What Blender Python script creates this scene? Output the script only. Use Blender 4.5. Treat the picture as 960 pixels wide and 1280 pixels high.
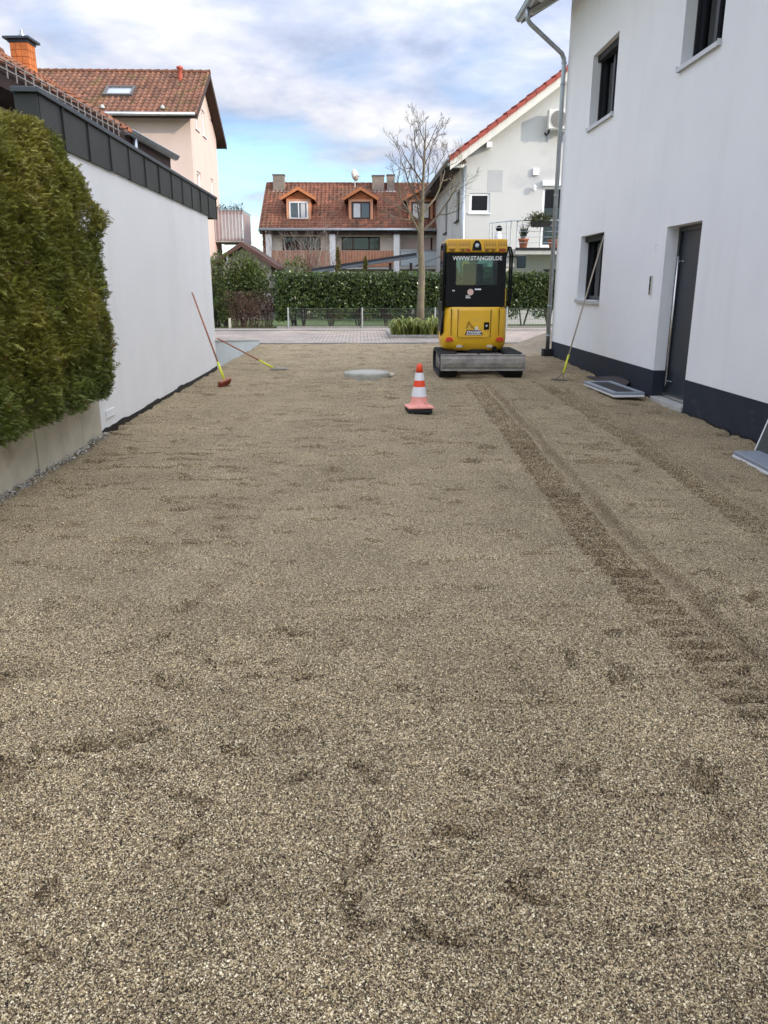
import bpy, bmesh, math, random
import numpy as np
from mathutils import Vector, Matrix, Euler
R = math.radians
random.seed(7); rng = np.random.default_rng(11)
for o in list(bpy.data.objects): bpy.data.objects.remove(o)
sc = bpy.context.scene
C = sc.collection

# ------------------------------------------------------------------ camera
PITCH, YAW = R(16.393), R(1.714)
cam = bpy.data.cameras.new('camera'); cam_o = bpy.data.objects.new('camera', cam); C.objects.link(cam_o)
cam.sensor_fit = 'VERTICAL'; cam.sensor_height = 36; cam.lens = 962/1280*36
cam.clip_start = 0.05; cam.clip_end = 6000
cam_o.location = (0, 0, 1.55); cam_o.rotation_euler = (math.pi/2-PITCH, 0, -YAW)
sc.camera = cam_o
sc.render.resolution_x, sc.render.resolution_y = 768, 1024

# ------------------------------------------------------------------ sky and sun
SUN = Vector((0.88, -0.47, 0.345)).normalized()
SUN_EL = math.asin(SUN.z); SUN_AZ = math.atan2(SUN.x, SUN.y)
world = bpy.data.worlds.new('World'); sc.world = world; world.use_nodes = True
def build_world():
    nt = world.node_tree; N = nt.nodes; L = nt.links; N.clear()
    def n(t, **k):
        x = N.new(t)
        for a, b in k.items(): setattr(x, a, b)
        return x
    def math_(op, a, b=None, clamp=False):
        x = n('ShaderNodeMath', operation=op); x.use_clamp = clamp
        for i, v in enumerate((a, b)):
            if v is None: continue
            if hasattr(v, 'links'): L.new(v, x.inputs[i])
            else: x.inputs[i].default_value = v
        return x.outputs[0]
    out = n('ShaderNodeOutputWorld'); bg = n('ShaderNodeBackground'); L.new(bg.outputs[0], out.inputs[0])
    bg.inputs[1].default_value = 0.10
    sky = n('ShaderNodeTexSky', sky_type='NISHITA'); sky.sun_disc = False
    sky.sun_elevation = SUN_EL; sky.sun_rotation = SUN_AZ
    sky.air_density = 1.0; sky.dust_density = 0.0; sky.ozone_density = 3.5
    tc = n('ShaderNodeTexCoord'); sep = n('ShaderNodeSeparateXYZ'); L.new(tc.outputs['Generated'], sep.inputs[0])
    z = math_('MAXIMUM', sep.outputs[2], 0.0)
    den = math_('ADD', z, 0.16)
    px = math_('DIVIDE', sep.outputs[0], den); py = math_('DIVIDE', sep.outputs[1], den)
    cb = n('ShaderNodeCombineXYZ'); L.new(px, cb.inputs[0]); L.new(py, cb.inputs[1]); cb.inputs[2].default_value = 3.7
    def noise(scale, detail, rough, off, dist=0.0):
        mp = n('ShaderNodeMapping'); L.new(cb.outputs[0], mp.inputs[0]); mp.inputs[1].default_value = off
        t = n('ShaderNodeTexNoise'); L.new(mp.outputs[0], t.inputs['Vector'])
        t.inputs['Scale'].default_value = scale; t.inputs['Detail'].default_value = detail
        t.inputs['Roughness'].default_value = rough; t.inputs['Distortion'].default_value = dist
        return t.outputs['Fac']
    big = noise(0.55, 3, 0.5, CL_OFF1); mid = noise(1.5, 7, 0.55, CL_OFF2, 0.35); fine = noise(3.4, 6, 0.55, CL_OFF3, 0.2)
    cov = math_('ADD', math_('MULTIPLY', big, 0.75), math_('MULTIPLY', mid, 0.55))
    # cloud deck thins out towards the horizon
    hz = n('ShaderNodeMapRange'); L.new(z, hz.inputs[0]); hz.inputs[1].default_value = 0.03; hz.inputs[2].default_value = 0.19
    hz.inputs[3].default_value = -0.19; hz.inputs[4].default_value = 0.10
    cov = math_('ADD', cov, hz.outputs[0])
    mr = n('ShaderNodeMapRange', interpolation_type='SMOOTHSTEP'); L.new(cov, mr.inputs[0])
    mr.inputs[1].default_value = 0.53; mr.inputs[2].default_value = 0.78
    # brightness of the deck
    sh = math_('ADD', math_('MULTIPLY', fine, 0.5), math_('MULTIPLY', mid, 0.6))
    rp = n('ShaderNodeValToRGB'); L.new(sh, rp.inputs[0])
    e = rp.color_ramp.elements
    e[0].position = 0.38; e[0].color = (0.245, 0.295, 0.425, 1)
    e[1].position = 0.79; e[1].color = (0.90, 0.87, 0.82, 1)
    m_ = rp.color_ramp.elements.new(0.54); m_.color = (0.46, 0.50, 0.62, 1)
    # CIE overcast luminance: a third as bright at the horizon as overhead
    # and brighter on the side of the sun, as forward scattering makes it
    dt = n('ShaderNodeVectorMath', operation='DOT_PRODUCT'); L.new(tc.outputs['Generated'], dt.inputs[0]); dt.inputs[1].default_value = SUN
    hg = math_('POWER', math_('MULTIPLY', math_('ADD', dt.outputs['Value'], 1.0), 0.5, True), 2.0)
    hg = math_('ADD', math_('MULTIPLY', hg, 0.9), 0.75)
    grad = math_('MULTIPLY', math_('MULTIPLY', math_('ADD', math_('MULTIPLY', z, 3.4), 1.0), hg), CLOUD_L/0.10)
    vm = n('ShaderNodeVectorMath', operation='SCALE'); L.new(rp.outputs[0], vm.inputs[0]); L.new(grad, vm.inputs['Scale'])
    mx = n('ShaderNodeMix', data_type='RGBA'); L.new(mr.outputs[0], mx.inputs[0]); L.new(sky.outputs[0], mx.inputs[6]); L.new(vm.outputs[0], mx.inputs[7])
    L.new(mx.outputs[2], bg.inputs[0])
CL_OFF1, CL_OFF2, CL_OFF3 = (0.6, 0.2, 0), (2.0, 5.0, 0), (1.0, 7.0, 0)
CLOUD_L = 0.385
build_world()
sl = bpy.data.lights.new('sun', 'SUN'); sl.energy = 1.15; sl.angle = R(1.5); sl.color = (1.0, 0.88, 0.74)
sun_o = bpy.data.objects.new('sun', sl); C.objects.link(sun_o)
sun_o.rotation_euler = SUN.to_track_quat('Z', 'Y').to_euler(); sun_o.location = (20, -10, 30)
vs = sc.view_settings; vs.view_transform = 'Standard'; vs.look = 'None'; vs.gamma = 1; vs.exposure = 1.43
vs.use_curve_mapping = False
sc.render.engine = 'CYCLES'

# ------------------------------------------------------------------ materials
MATS = {}
def mat(name, col, rough=0.7, var=0.0, vscale=4.0, bump=0.0, bscale=60.0, metal=0.0, spec=0.5, col2=None, detail=5,
        attr=None, trans=0.0, stretch=None, stain=None):
    if name in MATS: return MATS[name]
    m = bpy.data.materials.new(name); m.use_nodes = True; MATS[name] = m
    nt = m.node_tree; N = nt.nodes; L = nt.links; b = N['Principled BSDF']
    b.inputs['Roughness'].default_value = rough; b.inputs['Metallic'].default_value = metal
    b.inputs['Specular IOR Level'].default_value = spec
    b.inputs['Base Color'].default_value = (*col, 1)
    tc = N.new('ShaderNodeTexCoord'); vec = tc.outputs['Object']
    if stretch:
        mp = N.new('ShaderNodeMapping'); L.new(vec, mp.inputs[0]); mp.inputs['Scale'].default_value = stretch; vec = mp.outputs[0]
    cur = None
    if attr:
        a = N.new('ShaderNodeAttribute'); a.attribute_name = attr; cur = a.outputs['Color']
    if var > 0 or col2:
        t = N.new('ShaderNodeTexNoise'); L.new(vec, t.inputs['Vector']); t.inputs['Scale'].default_value = vscale
        t.inputs['Detail'].default_value = detail; t.inputs['Roughness'].default_value = 0.6
        mr = N.new('ShaderNodeMapRange'); L.new(t.outputs['Fac'], mr.inputs[0]); mr.inputs[1].default_value = 0.3; mr.inputs[2].default_value = 0.7
        mx = N.new('ShaderNodeMix'); mx.data_type = 'RGBA'; L.new(mr.outputs[0], mx.inputs[0])
        if cur is not None:
            mx.blend_type = 'MULTIPLY'; mx.inputs[0].default_value = 1.0; L.remove(mx.inputs[0].links[0])
            rp = N.new('ShaderNodeMapRange'); L.new(t.outputs['Fac'], rp.inputs[0]); rp.inputs[1].default_value = .3; rp.inputs[2].default_value = .7
            rp.inputs[3].default_value = 1-var; rp.inputs[4].default_value = 1+var
            L.new(cur, mx.inputs[6]); L.new(rp.outputs[0], mx.inputs[7])
        else:
            c2 = col2 or tuple(min(1, c*(1+var)) for c in col)
            c1 = col if col2 else tuple(c*(1-var) for c in col)
            mx.inputs[6].default_value = (*c1, 1); mx.inputs[7].default_value = (*c2, 1)
        cur = mx.outputs[2]
    if stain:   # (colour, scale, low, high, stretch)
        sm = N.new('ShaderNodeMapping'); L.new(tc.outputs['Object'], sm.inputs[0]); sm.inputs['Scale'].default_value = stain[4]
        t2 = N.new('ShaderNodeTexNoise'); L.new(sm.outputs[0], t2.inputs['Vector']); t2.inputs['Scale'].default_value = stain[1]; t2.inputs['Detail'].default_value = 6
        m2 = N.new('ShaderNodeMapRange'); L.new(t2.outputs['Fac'], m2.inputs[0]); m2.inputs[1].default_value = stain[2]; m2.inputs[2].default_value = stain[3]
        x2 = N.new('ShaderNodeMix'); x2.data_type = 'RGBA'; L.new(m2.outputs[0], x2.inputs[0])
        if cur is not None: L.new(cur, x2.inputs[6])
        else: x2.inputs[6].default_value = (*col, 1)
        x2.inputs[7].default_value = (*stain[0], 1); cur = x2.outputs[2]
    if cur is not None: L.new(cur, b.inputs['Base Color'])
    if bump > 0:
        t = N.new('ShaderNodeTexNoise'); L.new(vec, t.inputs['Vector']); t.inputs['Scale'].default_value = bscale; t.inputs['Detail'].default_value = 3
        bp = N.new('ShaderNodeBump'); bp.inputs['Strength'].default_value = 1.0; bp.inputs['Distance'].default_value = bump
        L.new(t.outputs['Fac'], bp.inputs['Height']); L.new(bp.outputs[0], b.inputs['Normal'])
    if trans > 0:
        tr = N.new('ShaderNodeBsdfTranslucent'); ms = N.new('ShaderNodeMixShader'); ms.inputs[0].default_value = trans
        if cur is not None: L.new(cur, tr.inputs[0])
        else: tr.inputs[0].default_value = (*col, 1)
        L.new(b.outputs[0], ms.inputs[1]); L.new(tr.outputs[0], ms.inputs[2]); L.new(ms.outputs[0], N['Material Output'].inputs[0])
    return m
def glass(name, tint, refl=1.0):
    if name in MATS: return MATS[name]
    m = bpy.data.materials.new(name); m.use_nodes = True; MATS[name] = m
    nt = m.node_tree; N = nt.nodes; L = nt.links; N.remove(N['Principled BSDF'])
    tr = N.new('ShaderNodeBsdfTransparent'); tr.inputs[0].default_value = (*tint, 1)
    gl = N.new('ShaderNodeBsdfGlossy'); gl.inputs['Roughness'].default_value = 0.02
    fr = N.new('ShaderNodeFresnel'); fr.inputs[0].default_value = 1.55*refl
    ms = N.new('ShaderNodeMixShader'); L.new(fr.outputs[0], ms.inputs[0]); L.new(tr.outputs[0], ms.inputs[1]); L.new(gl.outputs[0], ms.inputs[2])
    L.new(ms.outputs[0], N['Material Output'].inputs[0]); return m

M_white = mat('render_white', (0.86, 0.86, 0.855), 0.9, 0.025, 1.2, 0.004, 170, spec=0.2, stain=((0.79, 0.79, 0.775), 1.3, 0.55, 0.9, (2.0, 2.0, 0.25)))
M_white2 = mat('render_white_old', (0.86, 0.85, 0.825), 0.92, 0.03, 0.8, 0.006, 120, spec=0.2,
               stain=((0.79, 0.78, 0.75), 1.0, 0.55, 0.85, (1.5, 1.5, 0.35)))
M_plinth = mat('plinth_paint', (0.022, 0.028, 0.040), 0.75, 0.12, 2.5, 0.0015, 220, spec=0.3,
               stain=((0.075, 0.073, 0.07), 2.2, 0.60, 0.85, (1, 1, 2.5)))
M_anth = mat('anthracite', (0.018, 0.021, 0.026), 0.38, 0.1, 3, spec=0.5)
M_door = mat('door_leaf', (0.030, 0.036, 0.046), 0.42, 0.06, 3, 0.0004, 500)
M_alu = mat('sill_aluminium', (0.55, 0.56, 0.57), 0.42, 0.06, 5, metal=0.35)
M_zinc = mat('zinc', (0.40, 0.43, 0.45), 0.38, 0.18, 6, metal=0.75)
M_steel = mat('stainless', (0.62, 0.61, 0.58), 0.25, 0.05, 4, metal=0.95)
M_conc = mat('concrete', (0.54, 0.49, 0.375), 0.92, 0.14, 3.5, 0.003, 90, spec=0.2,
             stain=((0.24, 0.17, 0.09), 1.6, 0.58, 0.80, (1, 1, 0.8)))
M_concL = mat('concrete_light', (0.46, 0.45, 0.41), 0.92, 0.12, 5, 0.003, 110, spec=0.2)
M_kerb = mat('kerb_stone', (0.30, 0.28, 0.25), 0.92, 0.15, 5, 0.003, 120, spec=0.2)
M_clad = mat('cladding_slate', (0.036, 0.036, 0.029), 0.55, 0.25, 2.2, 0.001, 80, spec=0.4,
             stain=((0.055, 0.058, 0.045), 1.4, 0.5, 0.8, (1, 1, 0.3)))
M_cladtop = mat('cladding_cap', (0.07, 0.08, 0.085), 0.45, 0.15, 3, metal=0.4)
M_black = mat('black_rubber', (0.010, 0.010, 0.011), 0.75, 0.2, 10, 0.002, 60)
M_bitumen = mat('bitumen', (0.004, 0.0038, 0.004), 0.6, 0.3, 6, 0.003, 50)
M_dark = mat('interior_dark', (0.02, 0.02, 0.022), 0.9)
M_room = mat('room', (0.12, 0.11, 0.10), 0.9, 0.4, 1.5)
M_glass = glass('window_glass', (0.55, 0.6, 0.6)); M_glassD = glass('window_glass_dark', (0.25, 0.29, 0.30), 1.05)
M_glassC = glass('cab_glass', (0.62, 0.75, 0.72))
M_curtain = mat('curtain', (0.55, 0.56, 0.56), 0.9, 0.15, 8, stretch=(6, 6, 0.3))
M_yellow = mat('machine_yellow', (0.78, 0.44, 0.018), 0.38, 0.06, 3, 0.0003, 40, stain=((0.42, 0.29, 0.09), 3.0, 0.60, 0.88, (1, 1, 1)))
M_blackp = mat('black_paint', (0.006, 0.006, 0.007), 0.35, 0.1, 4, spec=0.2)
M_dust = mat('dusty_steel', (0.30, 0.275, 0.24), 0.75, 0.3, 7, 0.004, 45, metal=0.15, stain=((0.15, 0.14, 0.125), 5, 0.5, 0.7, (0.6, 1, 1)))
M_orangeT = mat('tile_orange', (0.36, 0.12, 0.05), 0.85, 0.2, 6, attr='Col', spec=0.25, bump=0.004, bscale=40)
M_brownT = mat('ridge_tile', (0.17, 0.075, 0.045), 0.85, 0.3, 6, spec=0.25)
M_redverge = mat('red_verge', (0.33, 0.068, 0.045), 0.7, 0.12, 5)
M_pink = mat('render_pink', (0.68, 0.53, 0.455), 0.92, 0.04, 1.0, 0.003, 100, spec=0.2, stain=((0.62, 0.475, 0.40), 0.8, 0.5, 0.85, (1, 1, 0.5)))
M_cream = mat('render_cream', (0.70, 0.63, 0.53), 0.92, 0.06, 1.0, spec=0.2)
M_grey = mat('render_pale_grey', (0.57, 0.57, 0.535), 0.92, 0.03, 0.6, 0.003, 100, spec=0.2, stain=((0.49, 0.49, 0.475), 0.55, 0.56, 0.68, (1, 1, 1.3)))
M_pvc = mat('white_pvc', (0.78, 0.78, 0.77), 0.4, 0.02, 3)
M_wood = mat('brown_wood', (0.16, 0.085, 0.045), 0.8, 0.3, 5, stretch=(1, 1, 6))
M_darkwood = mat('dark_wood', (0.05, 0.025, 0.017), 0.8, 0.3, 5)
M_terra = mat('terracotta_board', (0.44, 0.20, 0.11), 0.8, 0.2, 4)
M_pot = mat('flower_pot', (0.42, 0.15, 0.08), 0.8, 0.15, 6)
M_soil = mat('soil', (0.06, 0.045, 0.03), 0.95, 0.3, 8, 0.01, 25)
M_leaf = mat('leaf', (0.05, 0.09, 0.02), 0.5, 0.0, attr='Col', trans=0.18, spec=0.4)
M_leafgl = mat('leaf_glossy', (0.05, 0.09, 0.02), 0.28, 0.0, attr='Col', trans=0.10, spec=0.6)
M_bark = mat('bark', (0.155, 0.125, 0.088), 0.9, 0.3, 9, 0.006, 40, stretch=(1, 1, 0.4), stain=((0.17, 0.165, 0.07), 4, 0.5, 0.7, (1, 1, 0.6)))
M_twig = mat('twig', (0.085, 0.066, 0.05), 0.9, 0.3, 12)
M_handle = mat('ash_handle', (0.36, 0.22, 0.13), 0.65, 0.2, 5, stretch=(3, 3, 0.6))
M_handleR = mat('red_brown_handle', (0.30, 0.11, 0.055), 0.6, 0.2, 5, stretch=(3, 3, 0.6))
M_lime = mat('lime_plastic', (0.62, 0.66, 0.03), 0.45, 0.05, 6)
M_bristle = mat('red_bristle', (0.24, 0.045, 0.025), 0.85, 0.3, 60)
M_conR = mat('cone_red', (0.86, 0.075, 0.022), 0.5, 0.06, 12)
M_conW = mat('cone_white', (0.80, 0.79, 0.78), 0.35, 0.05, 15)
M_conP = mat('cone_faded', (0.82, 0.33, 0.26), 0.6, 0.18, 14)
M_framegrey = mat('frame_grey', (0.27, 0.30, 0.34), 0.45, 0.06, 6)
M_text = mat('sticker_white', (0.80, 0.80, 0.78), 0.5)
M_maroon = mat('sticker_maroon', (0.045, 0.014, 0.012), 0.5)
M_redlamp = mat('lamp_red', (0.60, 0.045, 0.02), 0.25)
M_gold = mat('sticker_gold', (0.70, 0.44, 0.05), 0.5)
M_blush = mat('sticker_blush', (0.72, 0.50, 0.42), 0.5)

# ------------------------------------------------------------------ mesh helpers
class MB:
    def __init__(s): s.v = []; s.f = []; s.c = None
    def add(s, vs, fs):
        k = len(s.v); s.v += [tuple(p) for p in vs]; s.f += [tuple(i+k for i in q) for q in fs]; return s
    def box(s, x0, x1, y0, y1, z0, z1, M=None):
        p = [(x0,y0,z0),(x1,y0,z0),(x1,y1,z0),(x0,y1,z0),(x0,y0,z1),(x1,y0,z1),(x1,y1,z1),(x0,y1,z1)]
        if M is not None: p = [M @ Vector(q) for q in p]
        return s.add(p, [(0,3,2,1),(4,5,6,7),(0,1,5,4),(1,2,6,5),(2,3,7,6),(3,0,4,7)])
    def quad(s, a, b, c, d): return s.add([a,b,c,d], [(0,1,2,3)])
    def prism(s, poly, d):
        """poly: 3-D points of one cap, d: extrusion vector"""
        n = len(poly); d = Vector(d); a = [Vector(p) for p in poly]; b = [p+d for p in a]
        return s.add(a+b, [tuple(range(n-1,-1,-1)), tuple(range(n,2*n))]+[(i,(i+1)%n,n+(i+1)%n,n+i) for i in range(n)])
    def tube(s, pts, rad, n=8, cap=True, sy=1.0):
        pts = [Vector(p) for p in pts]
        if not hasattr(rad, '__len__'): rad = [rad]*len(pts)
        k = len(s.v); prev = None
        for i, p in enumerate(pts):
            if i == 0: t = pts[1]-p
            elif i == len(pts)-1: t = p-pts[i-1]
            else: t = (pts[i+1]-p).normalized()+(p-pts[i-1]).normalized()
            t.normalize()
            if prev is None:
                a = Vector((0,0,1)) if abs(t.z) < 0.9 else Vector((1,0,0))
                u = t.cross(a).normalized()
            else:
                u = (prev-t*prev.dot(t)).normalized()
            w = t.cross(u); prev = u
            for j in range(n):
                q = 2*math.pi*j/n; s.v.append(tuple(p+u*(math.cos(q)*rad[i])+w*(math.sin(q)*rad[i]*sy)))
        for i in range(len(pts)-1):
            for j in range(n):
                a = k+i*n+j; b = k+i*n+(j+1)%n; s.f.append((a, b, b+n, a+n))
        if cap:
            s.f.append(tuple(k+j for j in range(n-1,-1,-1))); e = k+(len(pts)-1)*n; s.f.append(tuple(e+j for j in range(n)))
        return s
    def lathe(s, prof, c=(0,0,0), n=24, cap=True):
        k = len(s.v)
        for r, z in prof:
            for j in range(n):
                q = 2*math.pi*j/n; s.v.append((c[0]+r*math.cos(q), c[1]+r*math.sin(q), c[2]+z))
        for i in range(len(prof)-1):
            for j in range(n):
                a = k+i*n+j; b = k+i*n+(j+1)%n; s.f.append((a,b,b+n,a+n))
        if cap:
            s.f.append(tuple(k+j for j in range(n-1,-1,-1))); e = k+(len(prof)-1)*n; s.f.append(tuple(e+j for j in range(n)))
        return s
    def xform(s, M):
        s.v = [tuple(M @ Vector(p)) for p in s.v]; return s
def root_of(o):
    while o.parent: o = o.parent
    return o
def obj(name, mb, m, parent=None, world=True, smooth=False, bevel=0.0, seg=2):
    """one mesh object; world: the coordinates are world ones, moved to the thing's own frame"""
    me = bpy.data.meshes.new(name)
    v = mb.v
    if parent is not None and world:
        l = root_of(parent).location; v = [(p[0]-l.x, p[1]-l.y, p[2]-l.z) for p in v]
    me.from_pydata(v, [], mb.f); me.validate()
    return link(name, me, m, parent, smooth, bevel, seg)
def link(name, me, m, parent=None, smooth=False, bevel=0.0, seg=2):
    me.materials.append(m)
    if smooth:
        me.polygons.foreach_set('use_smooth', [True]*len(me.polygons))
    o = bpy.data.objects.new(name, me); C.objects.link(o); o.parent = parent
    if bevel > 0:
        b = o.modifiers.new('bevel', 'BEVEL'); b.width = bevel; b.segments = seg; b.limit_method = 'ANGLE'; b.angle_limit = R(40)
    if smooth == 'auto':
        pass
    return o
def tag(o, label, cat=None, group=None, kind=None):
    if label: o['label'] = label
    if cat: o['category'] = cat
    if group: o['group'] = group
    if kind: o['kind'] = kind
    return o
def thing(name, label, cat, loc=(0,0,0), group=None, rotz=0.0):
    o = bpy.data.objects.new(name, None); C.objects.link(o); o.location = loc; o.rotation_euler = (0,0,rotz); o.empty_display_size = 0.2
    return tag(o, label, cat, group)
def structure(name, mb, m, label=None, smooth=False):
    o = obj(name, mb, m, smooth=smooth); o['kind'] = 'structure'
    if label: o['label'] = label
    return o
def np_mesh(name, V, F, cols=None):
    """V (n,3); F (m,k) equal polygons; cols (m,3) colour of each face"""
    me = bpy.data.meshes.new(name); V = np.asarray(V, dtype=np.float32); F = np.asarray(F, dtype=np.int32)
    m, k = F.shape
    me.vertices.add(len(V)); me.vertices.foreach_set('co', V.ravel())
    me.loops.add(m*k); me.loops.foreach_set('vertex_index', F.ravel())
    me.polygons.add(m); me.polygons.foreach_set('loop_start', np.arange(0, m*k, k, dtype=np.int32))
    try: me.polygons.foreach_set('loop_total', np.full(m, k, dtype=np.int32))
    except Exception: pass
    if cols is not None:
        a = me.color_attributes.new('Col', 'FLOAT_COLOR', 'CORNER')
        cc = np.ones((m, k, 4), dtype=np.float32); cc[:, :, :3] = np.asarray(cols, dtype=np.float32)[:, None, :]
        a.data.foreach_set('color', cc.ravel())
    me.update(calc_edges=True); return me
def frames(D, roll=None):
    """rotation matrices whose x axis points along D"""
    D = D/np.linalg.norm(D, axis=1, keepdims=True); n = len(D)
    up = np.tile(np.array([0,0,1.0]), (n,1)); up[np.abs(D[:,2])>0.95] = (1,0,0)
    Y = np.cross(up, D); Y /= np.linalg.norm(Y, axis=1, keepdims=True); Z = np.cross(D, Y)
    if roll is not None:
        c, s = np.cos(roll)[:,None], np.sin(roll)[:,None]; Y, Z = Y*c+Z*s, Z*c-Y*s
    return np.stack([D, Y, Z], axis=2)
def scatter(T, F, P, M, S, cols):
    """copies of a little template; returns V, F, per-face colours"""
    T = np.asarray(T, float); F = np.asarray(F, int); n = len(P); k = len(T)
    S = np.asarray(S)
    if S.ndim == 1: S = np.repeat(S[:,None], 3, 1)
    V = np.einsum('nij,nkj->nki', M, T[None]*S[:,None,:])+P[:,None,:]
    FF = (F[None]+(np.arange(n)*k)[:,None,None]).reshape(-1, F.shape[1])
    return V.reshape(-1,3), FF, np.repeat(cols, len(F), axis=0)
def frame_xf(o, u, n):
    """local frame: a along the wall, b out of the wall, c up"""
    u = Vector(u).normalized(); n = Vector(n).normalized(); z = Vector((0,0,1))
    M = Matrix(((u.x,n.x,z.x,o[0]),(u.y,n.y,z.y,o[1]),(u.z,n.z,z.z,o[2]),(0,0,0,1))); return M
def wall_faces(mb, M, a0, a1, c0, c1, holes, depth, nobottom=()):
    """a wall face with openings (a0,a1,c0,c1) and their reveals"""
    A = sorted({a0, a1, *[h[0] for h in holes], *[h[1] for h in holes]}); Cc = sorted({c0, c1, *[h[2] for h in holes], *[h[3] for h in holes]})
    for i in range(len(A)-1):
        for j in range(len(Cc)-1):
            am, cm = (A[i]+A[i+1])/2, (Cc[j]+Cc[j+1])/2
            if any(h[0] < am < h[1] and h[2] < cm < h[3] for h in holes): continue
            mb.add([M @ Vector(p) for p in ((A[i],0,Cc[j]),(A[i+1],0,Cc[j]),(A[i+1],0,Cc[j+1]),(A[i],0,Cc[j+1]))], [(0,1,2,3)])
    for h in holes:
        p = [M @ Vector((a,b,c)) for b in (0,-depth) for a, c in ((h[0],h[2]),(h[1],h[2]),(h[1],h[3]),(h[0],h[3]))]
        mb.add(p, ([] if h in nobottom else [(0,1,5,4)])+([] if (h in nobottom and h[3] == c1) else [(2,3,7,6)])+[(1,2,6,5),(3,0,4,7)])
def window(parent, M, a0, a1, c0, c1, b, mframe, mglass, fw=0.07, cross=(), sill=None, msill=None, inside=None, name='window', curtain=0):
    """frame ring + glass + interior set back at b; children of parent"""
    mb = MB(); d0, d1 = b-0.07, b
    mb.box(a0,a1,d0,d1,c0,c0+fw,M).box(a0,a1,d0,d1,c1-fw,c1,M).box(a0,a0+fw,d0,d1,c0+fw,c1-fw,M).box(a1-fw,a1,d0,d1,c0+fw,c1-fw,M)
    for t in cross:
        x = a0+(a1-a0)*t; mb.box(x-fw*0.6,x+fw*0.6,d0,d1+0.004,c0+fw,c1-fw,M)
    w = obj(name, mb, mframe, parent)
    g = MB().box(a0+fw*0.9,a1-fw*0.9,d0+0.02,d0+0.035,c0+fw*0.9,c1-fw*0.9,M); obj('pane', g, mglass, w)
    r = MB(); e = 0.9; p = [M @ Vector((a,bb,c)) for bb in (d0-0.005,d0-e) for a,c in ((a0,c0),(a1,c0),(a1,c1),(a0,c1))]
    r.add(p, [(0,1,5,4),(1,2,6,5),(2,3,7,6),(3,0,4,7),(4,5,6,7)]); obj('interior', r, inside or M_dark, w)
    if curtain:
        cm = MB(); n = 18; aa0 = a0+fw; aa1 = a0+(a1-a0)*curtain
        pts = [(aa0+(aa1-aa0)*i/n, d0-0.12+0.025*math.sin(i*2.1)) for i in range(n+1)]
        for i in range(n): cm.quad(*[M @ Vector(q) for q in ((*pts[i],c0+0.02),(*pts[i+1],c0+0.02),(*pts[i+1],c1-0.05),(*pts[i],c1-0.05))])
        obj('curtain', cm, M_curtain, w, smooth=True)
    if sill:
        s0, s1, out = sill
        sm = MB().box(a0-s0,a1+s1,b-0.01,out,c0-0.035,c0-0.004,M).box(a0-s0,a1+s1,out-0.012,out,c0-0.06,c0-0.035,M)
        sm.box(a0-s0-0.012,a0-s0,0.002,out+0.004,c0-0.06,c0+0.012,M).box(a1+s1,a1+s1+0.012,0.002,out+0.004,c0-0.06,c0+0.012,M)
        obj('sill', sm, msill or M_alu, w)
    return w
def text_mesh(s, size, M, ext=0.0006, shear=0.0, bold=0.0):
    cu = bpy.data.curves.new('t', 'FONT'); cu.body = s; cu.size = size; cu.extrude = ext; cu.shear = shear; cu.offset = bold
    cu.align_x = 'CENTER'; cu.align_y = 'CENTER'
    o = bpy.data.objects.new('t', cu); C.objects.link(o)
    me = bpy.data.meshes.new_from_object(o.evaluated_get(bpy.context.evaluated_depsgraph_get()))
    bpy.data.objects.remove(o); bpy.data.curves.remove(cu); me.transform(M); return me
def vnoise(x, y, seed):
    """smooth value noise, about -1..1"""
    r = np.random.default_rng(seed).uniform(-1, 1, (256, 256))
    xi = np.floor(x).astype(int); yi = np.floor(y).astype(int); fx = x-xi; fy = y-yi
    fx = fx*fx*(3-2*fx); fy = fy*fy*(3-2*fy); g = lambda a, b: r[a & 255, b & 255]
    return (g(xi,yi)*(1-fx)+g(xi+1,yi)*fx)*(1-fy)+(g(xi,yi+1)*(1-fx)+g(xi+1,yi+1)*fx)*fy
def sstep(e0, e1, x):
    t = np.clip((x-e0)/(e1-e0), 0, 1); return t*t*(3-2*t)

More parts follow.
